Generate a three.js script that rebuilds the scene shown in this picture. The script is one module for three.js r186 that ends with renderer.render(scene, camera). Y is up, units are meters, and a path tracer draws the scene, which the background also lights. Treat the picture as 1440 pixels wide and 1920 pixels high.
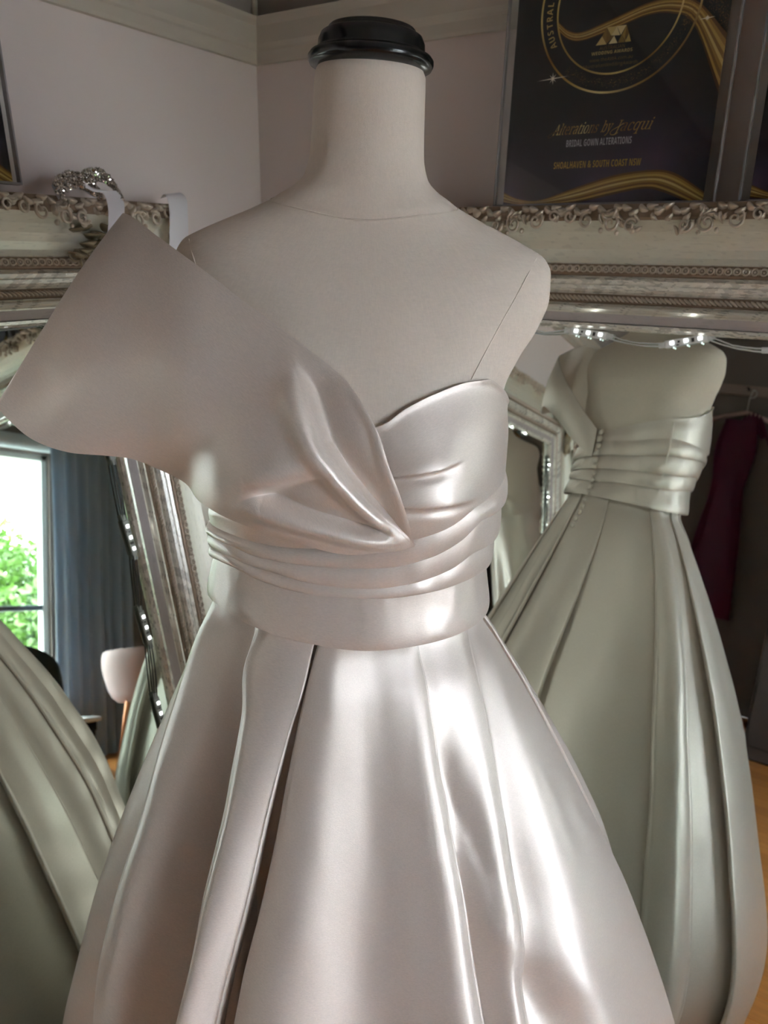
import * as THREE from 'three';
import { mergeGeometries } from 'three/addons/utils/BufferGeometryUtils.js';
import { RoundedBoxGeometry } from 'three/addons/geometries/RoundedBoxGeometry.js';

// ---------------------------------------------------------------- camera, sky, exposure
const scene = new THREE.Scene();
const W = 1440, H = 1920, F = 1450;
const renderer = new THREE.WebGLRenderer({ antialias: true });
renderer.toneMapping = THREE.LinearToneMapping;
renderer.toneMappingExposure = 1.12;
renderer.shadowMap.enabled = true;
const R = Math.PI / 180;
const SC = 0.95; // size of the corner against the gown
const EYE = new THREE.Vector3(1.27 * SC, 1.5, 1.475 * SC);
const camera = new THREE.PerspectiveCamera(2 * Math.atan(H / 2 / F) / R, W / H, 0.02, 100);
const yaw = 32.017 * R, pitch = 18.453 * R, roll = 0.821 * R;
const cF = new THREE.Vector3(-Math.sin(yaw) * Math.cos(pitch), -Math.sin(pitch), -Math.cos(yaw) * Math.cos(pitch));
const cX0 = new THREE.Vector3(Math.cos(yaw), 0, -Math.sin(yaw));
const cY0 = cX0.clone().cross(cF);
const cX = cX0.clone().multiplyScalar(Math.cos(roll)).addScaledVector(cY0, Math.sin(roll));
const cY = cX0.clone().multiplyScalar(-Math.sin(roll)).addScaledVector(cY0, Math.cos(roll));
camera.position.copy(EYE);
camera.up.copy(cY);
camera.lookAt(EYE.clone().add(cF));
camera.focus = 0.8;
camera.userData.fStop = 7.5;
scene.add(camera);
// bright overcast sky; daylight comes in through the window in the wall to the right
scene.background = new THREE.Color().setRGB(0.90, 0.955, 1.09);
scene.backgroundIntensity = 27;

// ---------------------------------------------------------------- helpers
let seed = 7;
function rnd() { seed = (seed * 1664525 + 1013904223) >>> 0; return seed / 4294967296; }
const V = (x, y, z) => new THREE.Vector3(x, y, z);
const clamp = (x, a = 0, b = 1) => Math.min(b, Math.max(a, x));
const smooth = (x) => { x = clamp(x); return x * x * (3 - 2 * x); };
const mix = (a, b, t) => a + (b - a) * t;
const gauss = (x, s) => Math.exp(-x * x / (s * s));
// smooth interpolation in a table whose rows are [x, a, b, ...], rising in x
function tab(rows, x) {
  const n = rows.length;
  if (x <= rows[0][0]) return rows[0].slice(1);
  if (x >= rows[n - 1][0]) return rows[n - 1].slice(1);
  let i = 0; while (rows[i + 1][0] < x) i++;
  const x0 = rows[i][0], x1 = rows[i + 1][0], h = x1 - x0, t = (x - x0) / h, out = [];
  for (let k = 1; k < rows[0].length; k++) {
    const p0 = rows[i][k], p1 = rows[i + 1][k], s = (p1 - p0) / h;
    const lim = (a, b) => (a * b <= 0 ? 0 : 2 * a * b / (a + b));
    const m0 = i > 0 ? lim((p0 - rows[i - 1][k]) / (x0 - rows[i - 1][0]), s) : s;
    const m1 = i < n - 2 ? lim(s, (rows[i + 2][k] - p1) / (rows[i + 2][0] - x1)) : s;
    const t2 = t * t, t3 = t2 * t;
    out.push((2 * t3 - 3 * t2 + 1) * p0 + (t3 - 2 * t2 + t) * h * m0 + (-2 * t3 + 3 * t2) * p1 + (t3 - t2) * h * m1);
  }
  return out;
}
// Catmull-Rom through rows [u, x, y, z], gives a point (non-uniform in u)
function crv(rows, u) {
  const n = rows.length;
  u = clamp(u, rows[0][0], rows[n - 1][0]);
  let i = 0; while (i < n - 2 && rows[i + 1][0] < u) i++;
  const a = rows[Math.max(0, i - 1)], b = rows[i], c = rows[i + 1], d = rows[Math.min(n - 1, i + 2)];
  const h = c[0] - b[0], t = (u - b[0]) / h, t2 = t * t, t3 = t2 * t, o = [];
  for (let k = 1; k < 4; k++) {
    const m0 = i > 0 ? (c[k] - a[k]) / (c[0] - a[0]) : (c[k] - b[k]) / h;
    const m1 = i < n - 2 ? (d[k] - b[k]) / (d[0] - b[0]) : (c[k] - b[k]) / h;
    o.push((2 * t3 - 3 * t2 + 1) * b[k] + (t3 - 2 * t2 + t) * h * m0 + (-2 * t3 + 3 * t2) * c[k] + (t3 - t2) * h * m1);
  }
  return V(o[0], o[1], o[2]);
}
// a grid of points as a smooth surface; uv in metres
function gridGeo(nu, nv, fn, closed = false) {
  const P = [], uv = new Float32Array((nu + 1) * (nv + 1) * 2), idx = [];
  for (let j = 0; j <= nv; j++) for (let i = 0; i <= nu; i++) P.push(fn(i / nu, j / nv, i, j));
  const at = (i, j) => j * (nu + 1) + i;
  const jm = Math.floor(nv / 2); let L = 0; const lu = [0];
  for (let i = 1; i <= nu; i++) { L += P[at(i, jm)].distanceTo(P[at(i - 1, jm)]); lu.push(L); }
  for (let i = 0; i <= nu; i++) { let l = 0; for (let j = 0; j <= nv; j++) { if (j) l += P[at(i, j)].distanceTo(P[at(i, j - 1)]); uv[at(i, j) * 2] = lu[i]; uv[at(i, j) * 2 + 1] = l; } }
  for (let j = 0; j < nv; j++) for (let i = 0; i < nu; i++) idx.push(at(i, j), at(i, j + 1), at(i + 1, j), at(i + 1, j), at(i, j + 1), at(i + 1, j + 1));
  const g = new THREE.BufferGeometry();
  g.setAttribute('position', new THREE.Float32BufferAttribute(P.flatMap((p) => [p.x, p.y, p.z]), 3));
  g.setAttribute('uv', new THREE.BufferAttribute(uv, 2));
  g.setIndex(idx); g.computeVertexNormals();
  if (closed) {
    const n = g.attributes.normal;
    for (let j = 0; j <= nv; j++) { const a = at(0, j), b = at(nu, j); const m = V(n.getX(a) + n.getX(b), n.getY(a) + n.getY(b), n.getZ(a) + n.getZ(b)).normalize(); n.setXYZ(a, m.x, m.y, m.z); n.setXYZ(b, m.x, m.y, m.z); }
  }
  g.userData = { nu, nv };
  return g;
}
// cloth: the grid, an inner face th behind it, and rims
function cloth(nu, nv, fn, th = 0.0022, closed = false) {
  const g = gridGeo(nu, nv, fn, closed), p = g.attributes.position, n = g.attributes.normal, N = p.count;
  const pos = Array.from(p.array), nor = Array.from(n.array), uv = Array.from(g.attributes.uv.array), idx = Array.from(g.index.array), at = (i, j) => j * (nu + 1) + i;
  for (let k = 0; k < N; k++) { pos.push(p.getX(k) - n.getX(k) * th, p.getY(k) - n.getY(k) * th, p.getZ(k) - n.getZ(k) * th); nor.push(-n.getX(k), -n.getY(k), -n.getZ(k)); uv.push(uv[2 * k], uv[2 * k + 1]); }
  const base = g.index.array; for (let k = 0; k < base.length; k += 3) idx.push(base[k] + N, base[k + 2] + N, base[k + 1] + N);
  const rim = (list, flip) => { for (let k = 0; k + 1 < list.length; k++) { const a = list[k], b = list[k + 1]; if (flip) idx.push(a, a + N, b, b, a + N, b + N); else idx.push(a, b, a + N, b, b + N, a + N); } };
  const seq = (m, f) => Array.from({ length: m + 1 }, (_, k) => f(k));
  rim(seq(nu, (k) => at(k, 0)), false); rim(seq(nu, (k) => at(k, nv)), true);
  if (!closed) { rim(seq(nv, (k) => at(0, k)), true); rim(seq(nv, (k) => at(nu, k)), false); }
  const o = new THREE.BufferGeometry();
  o.setAttribute('position', new THREE.Float32BufferAttribute(pos, 3)); o.setAttribute('normal', new THREE.Float32BufferAttribute(nor, 3)); o.setAttribute('uv', new THREE.Float32BufferAttribute(uv, 2));
  o.setIndex(idx);
  return o;
}
// tapered tube through points
function tube(pts, rad, seg = 6) {
  const n = pts.length, N = V(0, 0, 1), rows = [];
  const T = (i) => pts[Math.min(n - 1, i + 1)].clone().sub(pts[Math.max(0, i - 1)]).normalize();
  let nrm = Math.abs(T(0).z) > 0.9 ? V(1, 0, 0) : N.clone();
  for (let i = 0; i < n; i++) {
    const t = T(i); nrm.addScaledVector(t, -nrm.dot(t)).normalize(); const b = t.clone().cross(nrm);
    rows.push([pts[i], nrm.clone(), b]);
  }
  return gridGeo(seg, n - 1, (u, v, i, j) => { const [p, a, b] = rows[j], r = typeof rad === 'number' ? rad : rad(j / (n - 1)), th = -u * 2 * Math.PI; return p.clone().addScaledVector(a, Math.cos(th) * r).addScaledVector(b, Math.sin(th) * r); }, true);
}
const names = {};
function numbered(n) { names[n] = (names[n] ?? -1) + 1; return names[n] ? n + '_' + String(names[n]).padStart(3, '0') : n; }
function mesh(name, geo, mat, parent) {
  const m = new THREE.Mesh(geo, mat); m.name = parent ? name : numbered(name); m.castShadow = m.receiveShadow = true;
  (parent || scene).add(m); return m;
}
function part(name, geos, mat, parent) {
  const m = mesh(name, Array.isArray(geos) ? mergeGeometries(geos.map((g) => { const q = g.index ? g.toNonIndexed() : g; if (!q.attributes.uv) q.setAttribute('uv', new THREE.Float32BufferAttribute(new Float32Array(q.attributes.position.count * 2), 2)); for (const k of Object.keys(q.attributes)) if (!['position', 'normal', 'uv'].includes(k)) q.deleteAttribute(k); return q; })) : geos, mat, parent);
  if (parent) { parent.userData.used ??= {}; const u = parent.userData.used; u[name] = (u[name] ?? -1) + 1; if (u[name]) m.name = name + '_' + String(u[name]).padStart(3, '0'); }
  return m;
}
function thing(name, label, category, pos = V(0, 0, 0), group) {
  const o = new THREE.Group(); o.name = numbered(name); scene.add(o); o.position.copy(pos);
  o.userData = { label, category }; if (group) o.userData.group = group; return o;
}
function tag(o, label, category, group, kind) { o.userData.label = label; if (category) o.userData.category = category; if (group) o.userData.group = group; if (kind) o.userData.kind = kind; return o; }
function struct(name, label) { const o = new THREE.Group(); o.name = name; scene.add(o); o.userData = { kind: 'structure', label }; return o; }
const box = (w, h, d, x = 0, y = 0, z = 0, r = 0) => { const g = r ? new RoundedBoxGeometry(w, h, d, 2, r) : new THREE.BoxGeometry(w, h, d); g.translate(x, y, z); return g; };
const std = (color, roughness, metalness = 0, extra = {}) => new THREE.MeshPhysicalMaterial({ color, roughness, metalness, ...extra });
const lin = (r, g, b) => new THREE.Color().setRGB(r, g, b);
// value noise
function noise2(seed0) {
  const p = new Uint8Array(65536); let s = seed0; for (let i = 0; i < 65536; i++) { s = (s * 1664525 + 1013904223) >>> 0; p[i] = s >>> 24; }
  const at = (x, y, per) => p[(((y % per + per) % per) * 256 + ((x % per + per) % per)) & 65535] / 255;
  return (x, y, per = 256) => { const xi = Math.floor(x), yi = Math.floor(y), fx = smooth(x - xi), fy = smooth(y - yi); return mix(mix(at(xi, yi, per), at(xi + 1, yi, per), fx), mix(at(xi, yi + 1, per), at(xi + 1, yi + 1, per), fx), fy); };
}
function texture(n, fn, metres, srgb = false) {
  const d = new Uint8Array(n * n * 4);
  for (let y = 0; y < n; y++) for (let x = 0; x < n; x++) { const c = fn(x / n, y / n), k = (y * n + x) * 4; const a = Array.isArray(c) ? c : [c, c, c]; for (let q = 0; q < 3; q++) d[k + q] = clamp(a[q]) * 255; d[k + 3] = 255; }
  const t = new THREE.DataTexture(d, n, n); t.wrapS = t.wrapT = THREE.RepeatWrapping; t.magFilter = THREE.LinearFilter; t.minFilter = THREE.LinearMipmapLinearFilter; t.generateMipmaps = true;
  if (srgb) t.colorSpace = THREE.SRGBColorSpace; t.repeat.set(1 / metres, 1 / metres); t.needsUpdate = true; return t;
}
const nz = noise2(11), nz2 = noise2(99);

// ray through a pixel of the photograph (used to place real things at their own distance)
function ray(px, py) { return cX.clone().multiplyScalar((px - W / 2) / F).addScaledVector(cY, -(py - H / 2) / F).add(cF); }

// ---------------------------------------------------------------- materials
const twillColour = texture(512, (u, v) => { const t = 0.5 + 0.5 * Math.sin(2 * Math.PI * (u * 46 + v * 46)); const s = nz(u * 40, v * 250, 250) * 0.6 + nz2(u * 24, v * 120, 120) * 0.4; return 0.88 + 0.06 * t + 0.16 * (s - 0.5); }, 0.06);
const twillBump = texture(512, (u, v) => { const t = 0.5 + 0.5 * Math.sin(2 * Math.PI * (u * 46 + v * 46)); const s = nz(u * 40, v * 250, 250); return 0.55 * t + 0.45 * s; }, 0.06);
const linenBump = texture(512, (u, v) => { const a = 0.5 + 0.5 * Math.sin(2 * Math.PI * u * 64), b = 0.5 + 0.5 * Math.sin(2 * Math.PI * v * 64); const s = nz(u * 64, v * 12, 256) + nz2(u * 12, v * 64, 256); return 0.3 * a + 0.3 * b + 0.25 * s; }, 0.05);
const linenColour = texture(512, (u, v) => { const s = nz(u * 128, v * 30, 256) + nz2(u * 30, v * 128, 256); const fleck = nz(u * 200 + 7, v * 200, 256) > 0.93 ? 0.06 : 0; return 0.93 + 0.05 * (s - 1) - fleck; }, 0.12);
const patina = texture(512, (u, v) => { const s = 0.5 * nz(u * 12, v * 40, 64) + 0.3 * nz2(u * 40, v * 90, 128) + 0.2 * nz(u * 150, v * 150, 150); const d = 0.91 + 0.09 * s - 0.10 * smooth((nz(u * 30 + 5, v * 110, 128) - 0.8) / 0.12); return [d, d * 0.995, d * 0.97]; }, 0.35);
const patinaRough = texture(256, (u, v) => 0.55 + 0.45 * nz2(u * 30, v * 60, 64), 0.2);
const wallBump = texture(256, (u, v) => 0.5 * nz(u * 60, v * 60, 60) + 0.5 * nz2(u * 120, v * 120, 120), 0.25);

const woodGrain = texture(256, (u, v) => { const g = 0.75 + 0.25 * nz(u * 4, v * 60, 60) - 0.12 * (nz2(u * 3, v * 20, 20) > 0.8 ? 1 : 0); return [g, g * 0.97, g * 0.94]; }, 0.5);

const M = {
  satin: std(lin(0.865, 0.765, 0.70), 0.40, 0.42, { map: twillColour, bumpMap: twillBump, bumpScale: 0.0001, sheen: 0.3, sheenRoughness: 0.4, sheenColor: lin(1, 0.95, 0.92) }),
  seamThread: std(lin(0.9, 0.80, 0.71), 0.8, 0),
  linen: std(lin(0.84, 0.73, 0.64), 0.9, 0, { map: linenColour, bumpMap: linenBump, bumpScale: 0.0002 }),
  black: std(lin(0.006, 0.006, 0.007), 0.22, 0, {}),
  silver: std(lin(0.78, 0.75, 0.68), 0.42, 0.4, { map: patina, roughnessMap: patinaRough }),
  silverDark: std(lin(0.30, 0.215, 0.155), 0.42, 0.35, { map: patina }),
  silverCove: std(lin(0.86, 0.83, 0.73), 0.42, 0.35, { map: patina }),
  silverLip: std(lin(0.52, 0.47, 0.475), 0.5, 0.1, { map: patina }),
  carvedGold: std(lin(0.36, 0.30, 0.21), 0.38, 0.6, { map: patina }),
  carved: std(lin(0.66, 0.565, 0.48), 0.36, 0.55, { map: patina }),
  silverPale: std(lin(0.86, 0.835, 0.78), 0.38, 0.35, { map: patina, roughnessMap: patinaRough }),
  mirror: std(lin(0.865, 0.925, 0.855), 0.0, 1.0),
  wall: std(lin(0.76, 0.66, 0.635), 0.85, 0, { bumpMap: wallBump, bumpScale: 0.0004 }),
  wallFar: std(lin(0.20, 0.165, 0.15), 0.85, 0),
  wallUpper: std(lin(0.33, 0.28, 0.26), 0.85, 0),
  trim: std(lin(0.56, 0.50, 0.43), 0.55, 0),
  ceiling: std(lin(0.6, 0.58, 0.55), 0.9, 0),
  wood: std(lin(0.55, 0.24, 0.07), 0.4, 0),
  acrylic: std(lin(0.97, 0.98, 0.98), 0.03, 0, { transmission: 1, thickness: 0, ior: 1.49 }),
  glass: std(lin(0.97, 0.99, 0.98), 0.0, 0, { transmission: 1, thickness: 0, ior: 1.5 }),
  whitePlastic: std(lin(0.75, 0.77, 0.76), 0.4, 0),
  darkPlastic: std(lin(0.06, 0.06, 0.06), 0.35, 0.3),
  ribbon: std(lin(0.72, 0.69, 0.72), 0.5, 0.15),
  crystal: std(lin(0.62, 0.57, 0.53), 0.06, 0.9),
  led: new THREE.MeshStandardMaterial({ color: 0xffffff, emissive: lin(0.96, 1, 0.98), emissiveIntensity: 2.2, roughness: 0.4 }),
  blackPrint: std(lin(0.01, 0.009, 0.01), 0.3),
};

// ---------------------------------------------------------------- room shell
const RX = 3.75, RZ = 4.6, RH = 2.75, T = 0.15;
{
  const RAIL0 = 1.868, RAIL1 = 1.943;
  const wb = struct('wall_back', 'pale mauve grey wall behind the mirror on the right');
  part('lower_wall', box(RX + 2 * T, RAIL0, T, RX / 2, RAIL0 / 2, -T / 2), M.wall, wb);
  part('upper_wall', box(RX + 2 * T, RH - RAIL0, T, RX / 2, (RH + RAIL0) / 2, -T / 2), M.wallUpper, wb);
  const wl = struct('wall_left', 'pale mauve grey wall behind the mirror on the left');
  part('lower_wall', box(T, RAIL0, RZ, -T / 2, RAIL0 / 2, RZ / 2), M.wall, wl);
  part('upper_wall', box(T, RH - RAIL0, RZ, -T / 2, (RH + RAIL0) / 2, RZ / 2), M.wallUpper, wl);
  const wf = struct('wall_front', 'brown shaded wall across the room');
  part('lower_wall', box(RX + 2 * T, RH, T, RX / 2, RH / 2, RZ + T / 2), M.wallFar, wf);
  // moulded picture rail: profile swept along each wall
  const prof = [[0, RAIL0], [0.012, RAIL0], [0.014, RAIL0 + 0.006], [0.014, RAIL0 + 0.022], [0.018, RAIL0 + 0.026], [0.022, RAIL0 + 0.034], [0.022, RAIL0 + 0.066], [0.03, RAIL0 + 0.074], [0.034, RAIL0 + 0.08], [0.032, RAIL1], [0, RAIL1 + 0.004]];
  const sweep = (len, place) => { const nonidx = []; for (let k = 0; k + 1 < prof.length; k++) { const g = gridGeo(1, 1, (u, v) => place(u * len, mix(prof[k][0], prof[k + 1][0], v), mix(prof[k][1], prof[k + 1][1], v))); nonidx.push(g); } return nonidx; };
  const t1 = struct('trim_1', 'picture rail along the back wall'); part('rail_moulding', sweep(RX, (s, d, y) => V(s, y, d)), M.trim, t1);
  const t2 = struct('trim_2', 'picture rail along the left wall'); part('rail_moulding', sweep(RZ, (s, d, y) => V(d, y, RZ - s)), M.trim, t2);
  // pale bead in the corner above the rail
  const t3 = struct('trim_3', 'pale bead in the corner above the picture rail'); part('corner_bead', new THREE.CylinderGeometry(0.006, 0.006, RH - RAIL1, 8).translate(0.004, (RH + RAIL1) / 2, 0.004), M.trim, t3);
  const fl = struct('floor', 'orange timber floorboards');
  const boards = Math.ceil(RZ / 0.12), bw = RZ / boards, bmats = [0, 1, 2, 3].map((k) => { const m = M.wood.clone(); m.color = lin(0.52 + 0.05 * k, 0.21 + 0.025 * k, 0.055 + 0.008 * k); m.map = woodGrain; return m; });
  const bg = box(RX, 0.02, bw - 0.003, RX / 2, -0.01, 0); for (let k = 0; k < bg.attributes.position.count; k++) bg.attributes.uv.setXY(k, bg.attributes.position.getX(k), bg.attributes.position.getZ(k));
  for (let k = 0; k < boards; k++) { const m = part('floorboard', bg, bmats[(k * 7 + (k >> 2)) % 4], fl); m.position.z = (k + 0.5) * bw; }
  part('subfloor', box(RX + 2 * T, 0.1, RZ + 2 * T, RX / 2, -0.071, RZ / 2), M.darkPlastic, fl);
  const ce = struct('ceiling', 'pale ceiling'); part('ceiling_board', box(RX + 2 * T, 0.1, RZ + 2 * T, RX / 2, RH + 0.05, RZ / 2), M.ceiling, ce);
}

// right wall with the window opening
const WIN = { z0: 0.72, z1: 1.72, y0: 0.36, y1: 2.03 };
{
  const wr = struct('wall_right', 'dark wall with the window');
  part('wall_below', box(T, WIN.y0, RZ + 2 * T, RX + T / 2, WIN.y0 / 2, RZ / 2), M.wallFar, wr);
  part('wall_above', box(T, RH - WIN.y1, RZ + 2 * T, RX + T / 2, (RH + WIN.y1) / 2, RZ / 2), M.wallFar, wr);
  part('wall_side', box(T, WIN.y1 - WIN.y0, WIN.z0 + T, RX + T / 2, (WIN.y0 + WIN.y1) / 2, (WIN.z0 - T) / 2), M.wallFar, wr);
  part('wall_side', box(T, WIN.y1 - WIN.y0, RZ + T - WIN.z1, RX + T / 2, (WIN.y0 + WIN.y1) / 2, (RZ + T + WIN.z1) / 2), M.wallFar, wr);
  const w = struct('window_1', 'tall white framed window with a bar across');
  const zc = (WIN.z0 + WIN.z1) / 2, dz = WIN.z1 - WIN.z0, yc = (WIN.y0 + WIN.y1) / 2, dy = WIN.y1 - WIN.y0, x = RX + 0.06;
  for (const z of [WIN.z0 + 0.02, WIN.z1 - 0.02]) part('jamb', box(0.06, dy, 0.04, x, yc, z, 0.004), M.whitePlastic, w);
  for (const y of [WIN.y0 + 0.02, WIN.y1 - 0.02]) part('window_rail', box(0.06, 0.04, dz, x, y, zc, 0.004), M.whitePlastic, w);
  part('glazing_bar', box(0.05, 0.035, dz, x, 1.0, zc, 0.004), std(lin(0.12, 0.15, 0.18), 0.5), w);
  part('pane', box(0.004, dy - 0.06, dz - 0.06, x, yc, zc), M.glass, w);
  part('roller_blind', new THREE.CylinderGeometry(0.05, 0.05, dz + 0.06, 20).rotateX(Math.PI / 2).translate(RX - 0.055, WIN.y1 + 0.05, zc), std(lin(0.55, 0.62, 0.68), 0.7), w);
  part('window_sill', box(0.12, 0.03, dz + 0.1, RX - 0.03, WIN.y0 - 0.015, zc, 0.006), M.whitePlastic, w);
}

// ---------------------------------------------------------------- leaning mirrors
const A2 = 9.8 * R, A1 = 10 * R;
const mirrorBack = (() => { const n = V(0, Math.sin(A2), Math.cos(A2)), d = 1.41 * SC; return { n, d, floor: V(0, 0, EYE.z - (d - EYE.y * n.y) / n.z), X: V(1, 0, 0), Y: V(0, Math.cos(A2), -Math.sin(A2)) }; })();
const mirrorLeft = (() => { const n = V(Math.cos(A1), Math.sin(A1), 0), d = (1.25 * n.x - 0.075 * n.y) * SC; return { n, d, floor: V(EYE.x - (d - EYE.y * n.y) / n.x, 0, 0), X: V(0, 0, -1), Y: V(-Math.sin(A1), Math.cos(A1), 0) }; })();
// where a pixel's ray meets the plane that lies off in front of a mirror's glass, in the mirror's own axes
function onMirror(m, px, py, off = 0) {
  const r = ray(px, py), t = -(m.d - off) / r.dot(m.n), p = EYE.clone().addScaledVector(r, t).sub(m.base);
  return V(p.dot(m.X), p.dot(m.Y), p.dot(m.n));
}
const GW = 1.52, GH = 1.407, G0 = 0.188, FW = 0.188; // glass width, top, bottom edge height, frame width
const PROF = [[-0.004, -0.012], [-0.004, 0.007], [0, 0.0135], [0.0045, 0.0140], [0.0048, 0.006], [0.0062, 0.006], [0.0066, 0.0115], [0.012, 0.0140], [0.0205, 0.0185], [0.0225, 0.019], [0.0245, 0.023], [0.0275, 0.0265], [0.031, 0.0265], [0.034, 0.023], [0.0355, 0.019], [0.0365, 0.0195], [0.0385, 0.023], [0.050, 0.023], [0.052, 0.021], [0.0535, 0.021], [0.055, 0.026], [0.059, 0.031], [0.0645, 0.033], [0.0665, 0.0315], [0.068, 0.033], [0.073, 0.035], [0.077, 0.031], [0.078, 0.026], [0.080, 0.027], [0.082, 0.030], [0.084, 0.031], [0.097, 0.031], [0.099, 0.029], [0.101, 0.027], [0.110, 0.0275], [0.122, 0.031], [0.134, 0.038], [0.146, 0.049], [0.155, 0.060], [0.160, 0.066], [0.164, 0.068], [0.178, 0.068], [0.185, 0.064], [0.188, 0.055], [0.186, 0.03], [0.184, -0.012]];
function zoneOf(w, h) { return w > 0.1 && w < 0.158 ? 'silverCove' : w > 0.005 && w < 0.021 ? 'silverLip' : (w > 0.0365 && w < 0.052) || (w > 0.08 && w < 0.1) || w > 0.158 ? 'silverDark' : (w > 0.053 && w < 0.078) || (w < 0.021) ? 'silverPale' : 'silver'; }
// one spray of carved scrolls, leaves and berries (x along the frame, y outward, z proud)
function spiral(cx, cy, r, turns, dir, start, z = 0.004) { const pts = []; for (let i = 0; i <= 22; i++) { const t = i / 22, a = start + dir * t * turns * 2 * Math.PI, q = r * (1 - 0.82 * t); pts.push(V(cx + Math.cos(a) * q, cy + Math.sin(a) * q, z + 0.004 * t)); } return tube(pts, (t) => 0.0027 * (1 - 0.35 * t), 5); }
function leaf(x, y, ang, l, w, h, z = 0.001) { const g = new THREE.SphereGeometry(1, 8, 5).scale(l, w, h); const p = g.attributes.position; for (let i = 0; i < p.count; i++) { const t = p.getX(i) / l; p.setY(i, p.getY(i) * (1 - 0.45 * t) + l * 0.25 * t * t); p.setZ(i, p.getZ(i) + 0.25 * h * Math.cos(t * 9)); } g.computeVertexNormals(); return g.rotateZ(ang).translate(x, y, z); }
function spray(v) {
  const gs = [], s = v ? -1 : 1;
  for (let i = 0; i < 13; i++) { const x = -0.078 + i * 0.013; gs.push(leaf(x, 0.006 + 0.004 * Math.sin(i * 1.9), 0.5 * Math.sin(i * 2.3), 0.0095, 0.0045, 0.0055)); if (i % 2) gs.push(leaf(x + 0.004, -0.004, -0.7 * s, 0.0075, 0.0035, 0.0045)); }
  gs.push(spiral(-0.034 * s, -0.008, 0.0125, 1.3, s, 1.2), spiral(0.005 * s, -0.012, 0.0135, 1.4, -s, 2.0), spiral(0.036 * s, -0.015, 0.010, 1.3, s, 0.4), spiral(-0.064 * s, -0.002, 0.009, 1.2, -s, 0.2));
  gs.push(new THREE.SphereGeometry(0.0052, 9, 7).translate(0.040 * s, -0.021, 0.003), new THREE.SphereGeometry(0.004, 8, 6).translate(-0.01 * s, -0.021, 0.003), new THREE.SphereGeometry(0.0036, 8, 6).translate(0.016 * s, -0.024, 0.003));
  for (let i = 0; i < 5; i++) gs.push(leaf(-0.012 * s + i * 0.006 * s, -0.006 + 0.002 * i, -1.2 + 0.6 * i, 0.0085, 0.0032, 0.006, 0.004));
  for (let i = 0; i < 6; i++) gs.push(leaf((0.018 + 0.006 * i) * s, -0.012 - 0.0015 * i, -0.9 * s + 0.25 * i, 0.008, 0.003, 0.004));
  return mergeGeometries(gs.map((g) => { const q = g.index ? g.toNonIndexed() : g; return q; }));
}
const ORNAMENT = [spray(0), spray(1)];
const CORNER = (() => { const gs = []; for (let i = 0; i < 9; i++) { const a = -0.5 + i * 0.16; gs.push(leaf(-0.02 + i * 0.013, -0.012 + 0.010 * Math.sin(i * 1.4), -0.6 + a, 0.017, 0.006, 0.010), leaf(-0.03 + i * 0.013, 0.016 + 0.008 * Math.cos(i * 1.7), 0.5 - a, 0.015, 0.005, 0.012)); } gs.push(spiral(0.075, -0.03, 0.015, 1.3, 1, 2), spiral(0.05, -0.036, 0.013, 1.3, -1, 1), spiral(0.09, -0.02, 0.012, 1.2, -1, 0), spiral(0.03, -0.026, 0.014, 1.3, 1, 0.5), spiral(0.0, 0.0, 0.02, 1.3, 1, 0)); return mergeGeometries(gs.map((g) => (g.index ? g.toNonIndexed() : g))); })();
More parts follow.
